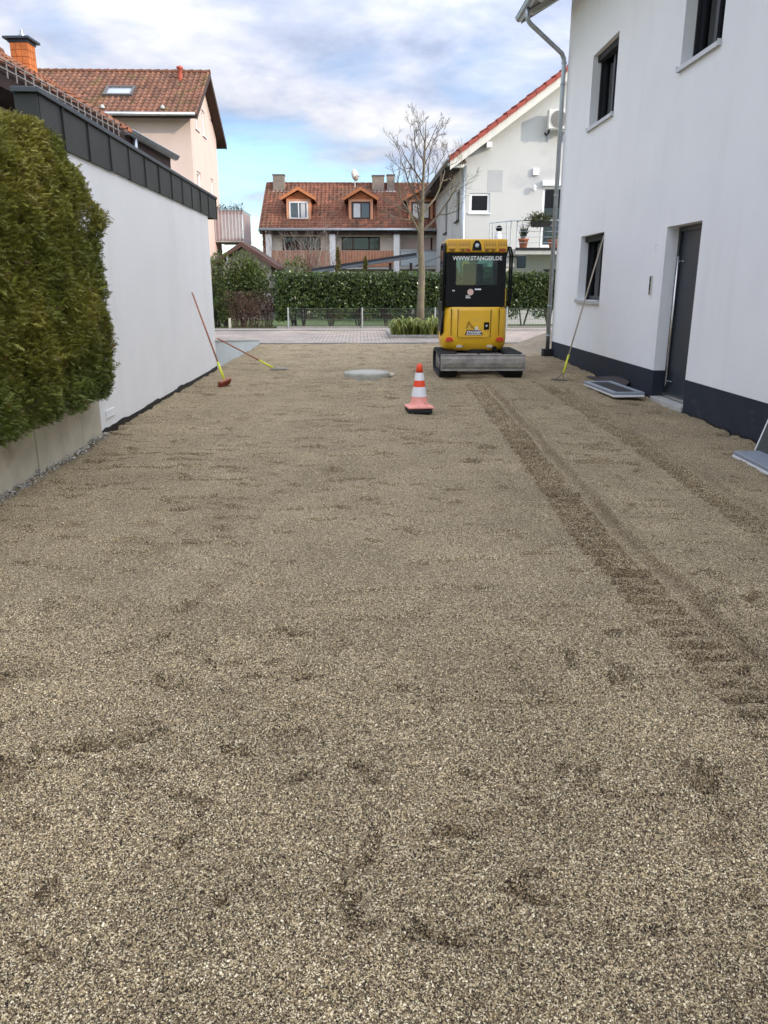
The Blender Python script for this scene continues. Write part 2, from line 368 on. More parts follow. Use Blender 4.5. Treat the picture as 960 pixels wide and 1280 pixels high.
# ------------------------------------------------------------------ ground
def tread_x(Y): return np.interp(Y, [1.0, 2.9, 3.5, 4.5, 7.5, 12.7, 14], [1.62, 1.56, 1.52, 1.51, 1.67, 1.90, 1.95])
FEET = []
for i in range(620):
    y = 1.5+18*random.random()**1.15; x = random.uniform(-2.5, 3.9); big = random.random() < .14
    FEET.append((x, y, random.uniform(0.035, 0.06) if big else random.uniform(0.014, 0.034), random.uniform(0.05, 0.11) if big else random.uniform(0.03, 0.11),
                 random.gauss(0, 1.1 if y < 4 else .45), random.uniform(0.018, 0.042) if big else random.uniform(0.012, 0.034)))
def ground_h(X, Y, damp_shade=None):
    """height of the yard; damp, if given, receives the moist tone and the shade painted into the hollows"""
    z = -0.12*sstep(2.2, 4.3, X)*sstep(17.5, 8.5, Y)
    z = z+0.010*vnoise(X*1.1, Y*1.1, 1)+0.007*vnoise(X*3.1, Y*3.1, 2)+0.0045*vnoise(X*7.3+3, Y*7.3, 3)+0.0045*vnoise(X*17, Y*19, 6)+0.0022*vnoise(X*37, Y*41, 7)
    # marks left by the levelling rake: long across, short along
    z = z+(0.016*vnoise(X*1.6+0.4*Y, Y*5.0, 4)+0.011*vnoise(X*3+5, Y*11.0, 5))*(0.35+0.65*sstep(4, 9, Y))
    nz = vnoise(X*4.0, Y*11.0, 8)-2*np.maximum(sstep(.34, .22, np.abs(X-tread_x(Y))), sstep(.34, .22, np.abs(X-1.2-tread_x(Y))))*(Y < 13)
    if damp_shade is not None: damp_shade[:] = np.maximum(damp_shade, .42*sstep(.46, .72, nz)*(.4+.6*sstep(3, 7, Y)))  # rake hollows darkened in colour: moist chips and painted shade together
    z = z-0.040*sstep(0.50, 0.72, nz)*(0.4+0.6*sstep(3, 7, Y))
    for (fx, fy, a, b, r, d) in FEET:
        if fy < 12.5 and min(abs(fx-float(tread_x(fy))), abs(fx-1.2-float(tread_x(fy)))) < .27: continue
        m = (abs(X-fx) < 0.4) & (abs(Y-fy) < 0.4)
        if not m.any(): continue
        dx = X[m]-fx; dy = Y[m]-fy; u = dx*math.cos(r)+dy*math.sin(r); w = -dx*math.sin(r)+dy*math.cos(r)
        w = w+0.02*np.sin(u*40); q = np.sqrt((u/b)**2+(w/a)**2)
        if damp_shade is not None: damp_shade[m] = np.maximum(damp_shade[m], min(1, .15+d*9)*sstep(1.15, 0.6, q+.45*vnoise(X[m]*22, Y[m]*22, 10)))  # dents darkened too: turned moist chips plus shade put into the colour
        z[m] += -d*sstep(1.0, 0.72, q+.25*vnoise(X[m]*30, Y[m]*30, 9))+0.4*d*np.exp(-((q-1.3)/0.22)**2)
    # the machine's two track marks
    for k, off in enumerate((0.0, 1.2)):
        c = tread_x(Y)+off+0.006*vnoise(Y*3, Y*0+k, 20); u = X-c
        fade = sstep(1.9, 3.0, Y)*(sstep(12.9, 12.4, Y) if True else 1)
        fade = fade*(1.0 if k == 0 else 0.8)*(0.85+0.25*vnoise(X*2, Y*2, 21))
        inb = sstep(0.18, 0.15, np.abs(u))
        lug = ((Y+0.025*np.abs(u+.06)/0.18+0.010*vnoise(X*5, Y*5, 22))/0.120) % 1
        lh = np.where(lug < .13, lug/.13, (1-lug)/.87)*(0.9+0.2*vnoise(X*6, Y*8, 23))
        lw = sstep(0.155, 0.115, np.abs(u+.05+.022*vnoise(X*4, Y*11, 25)))
        if damp_shade is not None:
            br = .85+.3*vnoise(X*9, Y*9, 24)
            q = np.maximum(.06*sstep(.30, .16, np.abs(u)), np.maximum(.72*lw*sstep(.19, .10, np.abs(lug-.03-(lug > .6)))*(.85+.3*vnoise(X*6, Y*8, 23)), .60*sstep(.05, .02, np.abs(u-.185+.015*vnoise(X*3, Y*6, 26)))))  # dark lug pits and groove: moist gravel with painted shade
            damp_shade[:] = np.maximum(damp_shade, np.clip(q*br*fade, 0, 1))
        z = z+fade*(-0.026*inb+0.052*lw*lh-0.034*np.exp(-((u-0.185)/0.022)**2)+0.032*np.exp(-((u-0.245)/0.035)**2)+0.016*np.exp(-((u+0.22)/0.03)**2))
    # little heap of gravel pushed up against the far end of the plinth
    return z
def gz_(x, y): return float(ground_h(np.array([float(x)]), np.array([float(y)]))[0])
def gravel_material():
    m = bpy.data.materials.new('gravel'); m.use_nodes = True; nt = m.node_tree; N = nt.nodes; L = nt.links; b = N['Principled BSDF']
    b.inputs['Roughness'].default_value = 0.85; b.inputs['Specular IOR Level'].default_value = 0.25
    tc = N.new('ShaderNodeTexCoord')
    # chips lie flat: squash in z
    def vor(scale, rnd=1.0):
        v = N.new('ShaderNodeTexVoronoi'); v.voronoi_dimensions = '3D'; v.inputs['Scale'].default_value = scale; v.inputs['Randomness'].default_value = rnd
        L.new(tc.outputs['Object'], v.inputs['Vector']); return v
    v = vor(255); v2 = vor(480)
    sp = N.new('ShaderNodeSeparateColor'); L.new(v.outputs['Color'], sp.inputs[0])
    rp = stone_ramp(N); L.new(sp.outputs[0], rp.inputs[0])
    sp2 = N.new('ShaderNodeSeparateColor'); L.new(v2.outputs['Color'], sp2.inputs[0]); rp2 = stone_ramp(N); L.new(sp2.outputs[1], rp2.inputs[0])
    mx = N.new('ShaderNodeMix'); mx.data_type = 'RGBA'; mx.inputs[0].default_value = 0.25; L.new(rp.outputs[0], mx.inputs[6]); L.new(rp2.outputs[0], mx.inputs[7])
    # patches of fresher, damper and of drier, dustier chips
    t = N.new('ShaderNodeTexNoise'); L.new(tc.outputs['Object'], t.inputs['Vector']); t.inputs['Scale'].default_value = 1.3; t.inputs['Detail'].default_value = 6; t.inputs['Roughness'].default_value = 0.65
    mr = N.new('ShaderNodeMapRange'); L.new(t.outputs['Fac'], mr.inputs[0]); mr.inputs[1].default_value = 0.32; mr.inputs[2].default_value = 0.68; mr.inputs[3].default_value = 0.95; mr.inputs[4].default_value = 1.35
    hs = N.new('ShaderNodeMix'); hs.data_type = 'RGBA'; hs.blend_type = 'MULTIPLY'; hs.inputs[0].default_value = 1.0
    L.new(mx.outputs[2], hs.inputs[6]); L.new(mr.outputs[0], hs.inputs[7])
    at = N.new('ShaderNodeAttribute'); at.attribute_name = 'damp_shade'; at.attribute_type = 'GEOMETRY'
    damp_shade_mix = N.new('ShaderNodeMix'); damp_shade_mix.data_type = 'RGBA'; damp_shade_mix.blend_type = 'MULTIPLY'; L.new(at.outputs['Fac'], damp_shade_mix.inputs[0]); L.new(hs.outputs[2], damp_shade_mix.inputs[6]); damp_shade_mix.inputs[7].default_value = (.50, .44, .40, 1)  # tint for the marks, moist tone and painted shade in one
    L.new(damp_shade_mix.outputs[2], b.inputs['Base Color'])
    h1 = N.new('ShaderNodeMath'); h1.operation = 'MULTIPLY_ADD'; L.new(v.outputs['Distance'], h1.inputs[0]); h1.inputs[1].default_value = -0.8
    sp3 = N.new('ShaderNodeMath'); sp3.operation = 'MULTIPLY'; L.new(sp.outputs[1], sp3.inputs[0]); sp3.inputs[1].default_value = 0.6
    L.new(sp3.outputs[0], h1.inputs[2])
    bp = N.new('ShaderNodeBump'); bp.inputs['Strength'].default_value = 1.0; bp.inputs['Distance'].default_value = 0.0036; L.new(h1.outputs[0], bp.inputs['Height'])
    L.new(bp.outputs[0], b.inputs['Normal']); return m
def stone_ramp(N):
    rp = N.new('ShaderNodeValToRGB'); e = rp.color_ramp.elements; rp.color_ramp.interpolation = 'LINEAR'
    st = [(0.0, (0.016, 0.011, 0.008)), (0.25, (0.054, 0.037, 0.023)), (0.46, (0.150, 0.106, 0.059)), (0.64, (0.31, 0.226, 0.118)),
          (0.82, (0.55, 0.425, 0.23)), (1.0, (0.86, 0.75, 0.52))]
    e[0].position, e[0].color = st[0][0], (*st[0][1], 1); e[1].position, e[1].color = st[-1][0], (*st[-1][1], 1)
    for p, c in st[1:-1]: x = e.new(p); x.color = (*c, 1)
    return rp
M_gravel = gravel_material()
def stone_material():
    m = bpy.data.materials.new('gravel_chip'); m.use_nodes = True; nt = m.node_tree; N = nt.nodes; L = nt.links; b = N['Principled BSDF']
    b.inputs['Roughness'].default_value = 0.75; b.inputs['Specular IOR Level'].default_value = 0.3
    oi = N.new('ShaderNodeObjectInfo'); rp = stone_ramp(N); L.new(oi.outputs['Random'], rp.inputs[0])
    tc = N.new('ShaderNodeNewGeometry'); t = N.new('ShaderNodeTexNoise'); L.new(tc.outputs['Position'], t.inputs['Vector']); t.inputs['Scale'].default_value = 1.3; t.inputs['Detail'].default_value = 6; t.inputs['Roughness'].default_value = 0.65
    mr = N.new('ShaderNodeMapRange'); L.new(t.outputs['Fac'], mr.inputs[0]); mr.inputs[1].default_value = 0.32; mr.inputs[2].default_value = 0.68; mr.inputs[3].default_value = 0.95; mr.inputs[4].default_value = 1.35
    hs = N.new('ShaderNodeMix'); hs.data_type = 'RGBA'; hs.blend_type = 'MULTIPLY'; hs.inputs[0].default_value = 1.0
    L.new(rp.outputs[0], hs.inputs[6]); L.new(mr.outputs[0], hs.inputs[7])
    at = N.new('ShaderNodeAttribute'); at.attribute_name = 'damp_shade'; at.attribute_type = 'INSTANCER'
    damp_shade_mix = N.new('ShaderNodeMix'); damp_shade_mix.data_type = 'RGBA'; damp_shade_mix.blend_type = 'MULTIPLY'; L.new(at.outputs['Fac'], damp_shade_mix.inputs[0]); L.new(hs.outputs[2], damp_shade_mix.inputs[6]); damp_shade_mix.inputs[7].default_value = (.50, .44, .40, 1)  # loose chips take the same moist tone and painted shade
    L.new(damp_shade_mix.outputs[2], b.inputs['Base Color']); return m
M_chip = stone_material()
def grid_mesh(name, xs, ys):
    X, Y = np.meshgrid(xs, ys); dm = np.zeros(X.size); Z = ground_h(X.ravel().copy(), Y.ravel().copy(), dm)
    V = np.stack([X.ravel(), Y.ravel(), Z], 1); nx, ny = len(xs), len(ys)
    i = np.arange(nx*ny).reshape(ny, nx); F = np.stack([i[:-1,:-1], i[:-1,1:], i[1:,1:], i[1:,:-1]], -1).reshape(-1,4)
    me = np_mesh(name, V, F); at = me.attributes.new('damp_shade', 'FLOAT', 'POINT'); at.data.foreach_set('value', dm.astype(np.float32)); return me
def build_ground():
    far = MB(); far.quad((-600,-300,-0.30),(600,-300,-0.30),(600,1200,-0.30),(-600,1200,-0.30))
    structure('ground', far, mat('grass_ground', (0.05, 0.065, 0.025), 0.95, 0.3, 0.8), 'green and brown garden ground reaching away behind the houses')
    xs = np.concatenate([np.arange(-2.9, 1.25, 0.026), np.arange(1.25, 2.2, 0.013), np.arange(2.2, 2.48, 0.026), np.arange(2.48, 3.4, 0.013), np.arange(3.4, 4.47, 0.026)])
    ys = np.concatenate([np.arange(-1.0, 1.0, 0.08), np.arange(1.0, 8.5, 0.0105), np.arange(8.5, 13.0, 0.02), np.arange(13.0, 21.72, 0.04), [21.72]])
    me = grid_mesh('gravel_yard', xs, ys)
    g = link('gravel_yard', me, M_gravel); g['kind'] = 'structure'; g['label'] = 'yard covered in fine tan and dark gravel chippings'
    xs2 = np.arange(4.43, 9.0, 0.06); ys2 = np.arange(17.85, 21.75, 0.06)
    X, Y = np.meshgrid(xs2, ys2); Z = 0.0+0.012*vnoise(X*3, Y*3, 31)+0.004*vnoise(X*9, Y*9, 32)
    V = np.stack([X.ravel(), Y.ravel(), Z.ravel()], 1); i = np.arange(X.size).reshape(X.shape)
    F = np.stack([i[:-1,:-1], i[:-1,1:], i[1:,1:], i[1:,:-1]], -1).reshape(-1,4)
    g2 = link('gravel_strip', np_mesh('gravel_strip', V, F), M_gravel, smooth=True); g2['kind'] = 'structure'; g2['label'] = 'gravel running on behind the white house'
    # loose chips on the near part of the yard, as real stones
    near = grid_mesh('loose_gravel', np.arange(-2.6, 2.7, 0.025), np.arange(1.05, 3.7, 0.025))
    o = link('loose_gravel', near, M_chip); tag(o, 'loose tan and dark gravel chips on the near yard', 'gravel', kind='stuff')
    nt = bpy.data.node_groups.new('chips', 'GeometryNodeTree')
    nt.interface.new_socket('Geometry', in_out='INPUT', socket_type='NodeSocketGeometry'); nt.interface.new_socket('Geometry', in_out='OUTPUT', socket_type='NodeSocketGeometry')
    N = nt.nodes; L = nt.links
    gi = N.new('NodeGroupInput'); go = N.new('NodeGroupOutput')
    dp = N.new('GeometryNodeDistributePointsOnFaces'); L.new(gi.outputs[0], dp.inputs['Mesh'])
    pos = N.new('GeometryNodeInputPosition'); sx = N.new('ShaderNodeSeparateXYZ'); L.new(pos.outputs[0], sx.inputs[0])
    # density falls with distance and is zero outside the field of view
    mr = N.new('ShaderNodeMapRange'); L.new(sx.outputs[1], mr.inputs[0]); mr.inputs[1].default_value = 2.0; mr.inputs[2].default_value = 3.7; mr.inputs[3].default_value = 95000; mr.inputs[4].default_value = 9000
    ab = N.new('ShaderNodeMath'); ab.operation = 'ABSOLUTE'; L.new(sx.outputs[0], ab.inputs[0])
    li = N.new('ShaderNodeMath'); li.operation = 'MULTIPLY_ADD'; L.new(sx.outputs[1], li.inputs[0]); li.inputs[1].default_value = 0.60; li.inputs[2].default_value = 0.40
    lt = N.new('ShaderNodeMath'); lt.operation = 'LESS_THAN'; L.new(ab.outputs[0], lt.inputs[0]); L.new(li.outputs[0], lt.inputs[1])
    mu = N.new('ShaderNodeMath'); mu.operation = 'MULTIPLY'; L.new(mr.outputs[0], mu.inputs[0]); L.new(lt.outputs[0], mu.inputs[1])
    L.new(mu.outputs[0], dp.inputs['Density'])
    ic = N.new('GeometryNodeMeshIcoSphere'); ic.inputs['Radius'].default_value = 1.0; ic.inputs['Subdivisions'].default_value = 1
    sp = N.new('GeometryNodeSetPosition'); L.new(ic.outputs[0], sp.inputs[0])
    rv0 = N.new('FunctionNodeRandomValue'); rv0.data_type = 'FLOAT_VECTOR'; rv0.inputs[0].default_value = (-.28,-.28,-.28); rv0.inputs[1].default_value = (.28,.28,.28)
    L.new(rv0.outputs[0], sp.inputs['Offset'])
    sm = N.new('GeometryNodeSetMaterial'); L.new(sp.outputs[0], sm.inputs[0]); sm.inputs['Material'].default_value = M_chip
    ip = N.new('GeometryNodeInstanceOnPoints'); L.new(dp.outputs[0], ip.inputs['Points']); L.new(sm.outputs[0], ip.inputs['Instance'])
    rr = N.new('FunctionNodeRandomValue'); rr.data_type = 'FLOAT_VECTOR'; rr.inputs[1].default_value = (6.28,6.28,6.28); L.new(rr.outputs[0], ip.inputs['Rotation'])
    rs = N.new('FunctionNodeRandomValue'); rs.data_type = 'FLOAT_VECTOR'; rs.inputs[0].default_value = (0.0011,0.0009,0.0007); rs.inputs[1].default_value = (0.0030,0.0023,0.0017); rs.inputs['Seed'].default_value = 5
    rb = N.new('FunctionNodeRandomValue'); rb.data_type = 'FLOAT'; rb.inputs['Seed'].default_value = 9
    pw = N.new('ShaderNodeMath'); pw.operation = 'POWER'; L.new(rb.outputs[1], pw.inputs[0]); pw.inputs[1].default_value = 5.0
    ma = N.new('ShaderNodeMath'); ma.operation = 'MULTIPLY_ADD'; L.new(pw.outputs[0], ma.inputs[0]); ma.inputs[1].default_value = 1.3; ma.inputs[2].default_value = 0.85
    vsn = N.new('ShaderNodeVectorMath'); vsn.operation = 'SCALE'; L.new(rs.outputs[0], vsn.inputs[0]); L.new(ma.outputs[0], vsn.inputs['Scale']); L.new(vsn.outputs[0], ip.inputs['Scale'])
    L.new(ip.outputs[0], go.inputs[0])
    md = o.modifiers.new('chips', 'NODES'); md.node_group = nt
build_ground()

def build_street():
    m = bpy.data.materials.new('paving'); m.use_nodes = True; nt = m.node_tree; N = nt.nodes; L = nt.links; b = N['Principled BSDF']
    b.inputs['Roughness'].default_value = 0.88
    tc = N.new('ShaderNodeTexCoord'); br = N.new('ShaderNodeTexBrick'); L.new(tc.outputs['Object'], br.inputs['Vector'])
    br.inputs['Scale'].default_value = 1.0; br.inputs['Brick Width'].default_value = 0.22; br.inputs['Row Height'].default_value = 0.22; br.inputs['Mortar Size'].default_value = 0.012
    br.inputs['Color1'].default_value = (0.45, 0.37, 0.30, 1); br.inputs['Color2'].default_value = (0.35, 0.29, 0.24, 1); br.inputs['Mortar'].default_value = (0.13, 0.115, 0.10, 1)
    t = N.new('ShaderNodeTexNoise'); L.new(tc.outputs['Object'], t.inputs['Vector']); t.inputs['Scale'].default_value = 0.9; t.inputs['Detail'].default_value = 6
    mr = N.new('ShaderNodeMapRange'); L.new(t.outputs['Fac'], mr.inputs[0]); mr.inputs[1].default_value = .3; mr.inputs[2].default_value = .7; mr.inputs[3].default_value = .8; mr.inputs[4].default_value = 1.15
    mx = N.new('ShaderNodeMix'); mx.data_type = 'RGBA'; mx.blend_type = 'MULTIPLY'; mx.inputs[0].default_value = 1; L.new(br.outputs[0], mx.inputs[6]); L.new(mr.outputs[0], mx.inputs[7]); L.new(mx.outputs[2], b.inputs['Base Color'])
    bp = N.new('ShaderNodeBump'); bp.inputs['Distance'].default_value = 0.006; L.new(br.outputs['Fac'], bp.inputs['Height']); bp.invert = True; L.new(bp.outputs[0], b.inputs['Normal'])
    # street surface with a slight crown, as a strip
    st = MB(); ys = [21.88, 23.5, 25.5, 27.4]; zs = [0.005, 0.02, 0.035, 0.04]
    for i in range(3): st.quad((-60,ys[i],zs[i]),(60,ys[i],zs[i]),(60,ys[i+1],zs[i+1]),(-60,ys[i+1],zs[i+1]))
    structure('street', st, m, 'narrow street of pale beige block paving')
    pv = MB().box(-60, 60, 27.55, 28.42, -0.25, 0.075); structure('pavement', pv, mat('pavement_slabs', (0.36, 0.32, 0.28), 0.9, 0.12, 2, 0.002, 80), 'pale narrow pavement along the garden fence')
    gr = MB().quad((-60,28.42,-0.02),(60,28.42,-0.02),(60,44.0,0.05),(-60,44.0,0.05))
    structure('lawn', gr, mat('lawn_green', (0.075, 0.11, 0.032), 0.95, 0.3, 3, 0.02, 30), 'short green lawn behind the laurel hedge')
    # edging stones between yard and street
    k = thing('kerb', 'row of long grey edging stones between gravel and street', 'kerb', (0, 21.8, 0)); k['kind'] = 'structure'; del k['category']
    me = None
    for i in range(-5, 12):
        if me is None:
            mb = MB().box(-0.555, 0.555, -0.055, 0.055, -0.25, 0.0); o = obj('kerb_stone', mb, M_kerb, k, world=False, bevel=0.008); me = o.data
        else:
            o = bpy.data.objects.new('kerb_stone', me); C.objects.link(o); o.parent = k
            bv = o.modifiers.new('bevel', 'BEVEL'); bv.width = 0.008; bv.segments = 2
        o.location = (i*1.125+0.2, random.uniform(-.006,.006), 0.035+random.uniform(-.006,.008)); o.rotation_euler = (random.uniform(-.02,.02), 0, random.uniform(-.006,.006))
    k2 = thing('kerb', 'raised grey kerb along the far side of the street', 'kerb', (0, 27.475, 0)); k2['kind'] = 'structure'; del k2['category']
    for i in range(-9, 12):
        o = obj('kerb_stone', MB().box(-0.497, 0.497, -0.07, 0.07, -0.25, 0.0), M_kerb, k2, world=False) if i == -9 else bpy.data.objects.new('kerb_stone', me2)
        if i == -9: me2 = o.data
        else: C.objects.link(o); o.parent = k2
        o.location = (i*1.0+0.3, 0, 0.085)
build_street()

# ------------------------------------------------------------------ white house on the right
def slope_slab(mb, X0, z0, X1, z1, Y0, Y1, t):
    """roof slab between (X0,z0) and (X1,z1) (underside), thickness t upward"""
    mb.prism([(X0,Y0,z0),(X1,Y0,z1),(X1,Y0,z1+t),(X0,Y0,z0+t)], (0,Y1-Y0,0))
def build_right_house():
    h = thing('white_house', 'new white rendered house with dark plinth beside the gravel yard', 'house', (4.35, 5.5, 0))
    X = 4.35; Y0, Y1 = -7.0, 17.8; Mx = frame_xf((X,0,0), (0,1,0), (-1,0,0))
    holes = [(14.40,15.90,1.28,2.47), (14.40,15.90,4.39,5.62), (10.30,11.55,4.37,5.75), (10.28,11.45,0.34,2.345)]
    w = MB(); wall_faces(w, Mx, Y0, Y1, 0.34, 7.42, holes, 0.26, holes[3:])
    w.quad((X,Y1,0.34),(13.6,Y1,0.34),(13.6,Y1,7.4),(X,Y1,7.42)); w.quad((X,Y0,0.34),(13.6,Y0,0.34),(13.6,Y0,7.4),(X,Y0,7.42)); w.quad((13.6,Y0,-.3),(13.6,Y1,-.3),(13.6,Y1,7.4),(13.6,Y0,7.4))
    for yy in (Y0, Y1): w.add([(X,yy,7.42),(13.6,yy,7.4),(8.95,yy,10.05)], [(0,1,2)])
    wall = obj('wall', w, M_white, h)
    p = MB(); wall_faces(p, frame_xf((X+0.006,0,0), (0,1,0), (-1,0,0)), Y0, Y1, -0.45, 0.34, [(10.28,11.45,-0.45,0.34)], 0.26, [(10.28,11.45,-0.45,0.34)])
    p.quad((X+.006,Y1-.006,-.45),(13.6,Y1-.006,-.45),(13.6,Y1-.006,.34),(X+.006,Y1-.006,.34)); p.quad((X,Y0+.006,-.45),(13.6,Y0+.006,-.45),(13.6,Y0+.006,.34),(X,Y0+.006,.34))
    obj('plinth', p, M_plinth, h)
    # black sealing coat showing as a ragged strip where plinth meets gravel
    for ya, yb in ((2.0, 10.278), (11.452, 17.8)):
        st = MB(); n = int((yb-ya)*16); ys = np.linspace(ya, yb, n); top = [gz_(4.33, y) for y in ys]
        nz = vnoise(ys*2.3, ys*0, 41)*0.014+vnoise(ys*9, ys*0, 42)*0.007+.03
        for i in range(n-1):
            st.quad((4.343,ys[i],top[i]-.1),(4.343,ys[i+1],top[i+1]-.1),(4.343,ys[i+1],top[i+1]+nz[i+1]),(4.343,ys[i],top[i]+nz[i]))
            st.quad((4.343,ys[i],top[i]+nz[i]),(4.343,ys[i+1],top[i+1]+nz[i+1]),(4.357,ys[i+1],top[i+1]+nz[i+1]),(4.357,ys[i],top[i]+nz[i]))
        obj('sealing_strip', st, M_bitumen, h)
    # windows: dark frames, blind guide rails and box
    for (a0,a1,c0,c1), cu in zip(holes[:3], (0.0, 0.0, 0.0)):
        win = window(h, Mx, a0+.002, a1-.002, c0+.002, c1-.002, -0.205, M_anth, M_glass, 0.075, (0.55,), (0.0, 0.0, 0.05), M_alu, M_room)
        bx = MB().box(a0+.003,a1-.003,-.203,-.09,c1-.11,c1-.003,Mx).box(a1-.045,a1-.003,-.203,-.155,c0+.003,c1-.11,Mx).box(a0+.003,a0+.045,-.203,-.155,c0+.003,c1-.11,Mx)
        obj('blind_box', bx, M_black, win)
        cm = MB(); n = 14  # light grey sheet, added to imitate the reflection in the pane
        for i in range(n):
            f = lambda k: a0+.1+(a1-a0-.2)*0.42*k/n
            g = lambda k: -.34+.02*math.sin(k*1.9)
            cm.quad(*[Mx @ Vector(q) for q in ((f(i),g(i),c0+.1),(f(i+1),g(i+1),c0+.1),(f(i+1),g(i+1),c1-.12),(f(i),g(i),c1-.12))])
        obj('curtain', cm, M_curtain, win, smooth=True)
    # entrance door
    d = obj('door', MB().box(10.285,11.445,-.27,-.21,0.0,2.34,Mx), M_door, h)
    fr = MB().box(10.283,10.345,-.212,-.175,0.0,2.28,Mx).box(11.385,11.447,-.212,-.175,0.0,2.28,Mx).box(10.283,11.447,-.212,-.175,2.28,2.342,Mx)
    obj('door_frame', fr, M_anth, d)
    obj('door_groove', MB().box(10.36,10.364,-.2105,-.2095,.1,2.26,Mx), M_blackp, d)
    hb = MB().tube([Mx @ Vector((11.30,-.145,z)) for z in (.14,1.95)], .017, 12)
    for z in (.20,1.88): hb.tube([Mx @ Vector((11.30,-.145,z)), Mx @ Vector((11.30,-.21,z))], .010, 8)
    for z in (.20,1.88): hb.tube([Mx @ Vector((11.30,-.19,z)), Mx @ Vector((11.22,-.19,z))], .007, 8)
    obj('handle', hb, M_steel, d, smooth=True)
    obj('lock_plate', MB().box(10.40,10.44,-.212,-.195,1.75,1.95,Mx).box(10.405,10.435,-.197,-.185,1.72,1.79,Mx), M_steel, d)
    obj('threshold', MB().box(10.29,11.44,-.205,-.13,-.02,0.022,Mx), M_steel, d)
    s = MB(); s.box(10.285,11.445,-.30,0.02,-.30,-.035,Mx); obj('doorstep', s, M_concL, h, bevel=.008)
    ic = obj('intercom', MB().box(11.82,11.90,.001,.022,1.42,1.69,Mx), M_steel, h, bevel=.004)
    obj('speaker_grille', MB().box(11.832,11.888,.020,.025,1.60,1.67,Mx), M_anth, ic); obj('camera_eye', MB().box(11.835,11.885,.020,.025,1.50,1.575,Mx), M_blackp, ic)
    cb = MB().tube([Mx @ Vector(q) for q in ((11.76,0.0,2.13),(11.755,.03,2.12),(11.75,.035,2.08),(11.765,.03,2.05),(11.785,.028,2.06))], .005, 6)
    obj('lamp_cable', cb, M_pvc, h)
    # roof
    rf = MB(); slope_slab(rf, 3.45,6.90, 8.95,10.05, Y0-.5, Y1+.55, .26); slope_slab(rf, 14.4,6.90, 8.95,10.05, Y0-.5, Y1+.55, .26)
    roof = obj('roof', rf, mat('soffit_grey', (.22,.215,.20), .8, .1, 3), h)
    for yy in np.arange(10.2, Y1+.5, .75): obj('rafter', MB().prism([(3.46,yy,6.885),(4.345,yy,7.39),(4.345,yy,7.25),(3.56,yy,6.83)], (0,.1,0)), M_grey, roof)
    vb = MB().prism([(3.44,Y1+.555,6.84),(8.95,Y1+.555,9.99),(8.95,Y1+.555,10.2),(3.44,Y1+.555,7.08)], (0,.03,0)); obj('verge_board', vb, M_zinc, roof)
    # gutter: half-round trough with bead and end cap
    g = MB(); n = 12; cx, cz, r = 3.385, 6.93, .082; k = len(g.v)
    for yy in (Y0-.5, Y1+.5):
        for i in range(n+1):
            q = math.pi+math.pi*i/n; g.v.append((cx+r*math.cos(q), yy, cz+r*math.sin(q)))
    for i in range(n): g.f.append((i,i+1,n+2+i,n+1+i))
    g.f.append(tuple(range(n+1,2*n+2))); g.tube([(cx-r,Y0-.5,cz),(cx-r,Y1+.5,cz)], .011, 8)
    obj('gutter', g, M_zinc, roof, smooth=True)
    pts = [(3.39,17.45,6.86),(3.39,17.45,6.72),(3.41,17.46,6.64),(3.47,17.49,6.585),(4.10,17.72,6.20),(4.20,17.75,6.13),(4.245,17.76,6.04),(4.255,17.76,5.9),(4.255,17.76,0.16)]
    dp = obj('downpipe', MB().tube(pts, .046, 16), M_zinc, h, smooth=True)
    for z in (5.55,3.4,1.1,5.95,0.45): obj('clamp', MB().lathe([(.050,0),(.056,.006),(.056,.03),(.050,.036)], (4.255,17.76,z), 16), M_zinc, dp)
    obj('drain_box', MB().box(4.14,4.345,17.62,17.84,-.2,.17), M_black, h, bevel=.006)
build_right_house()

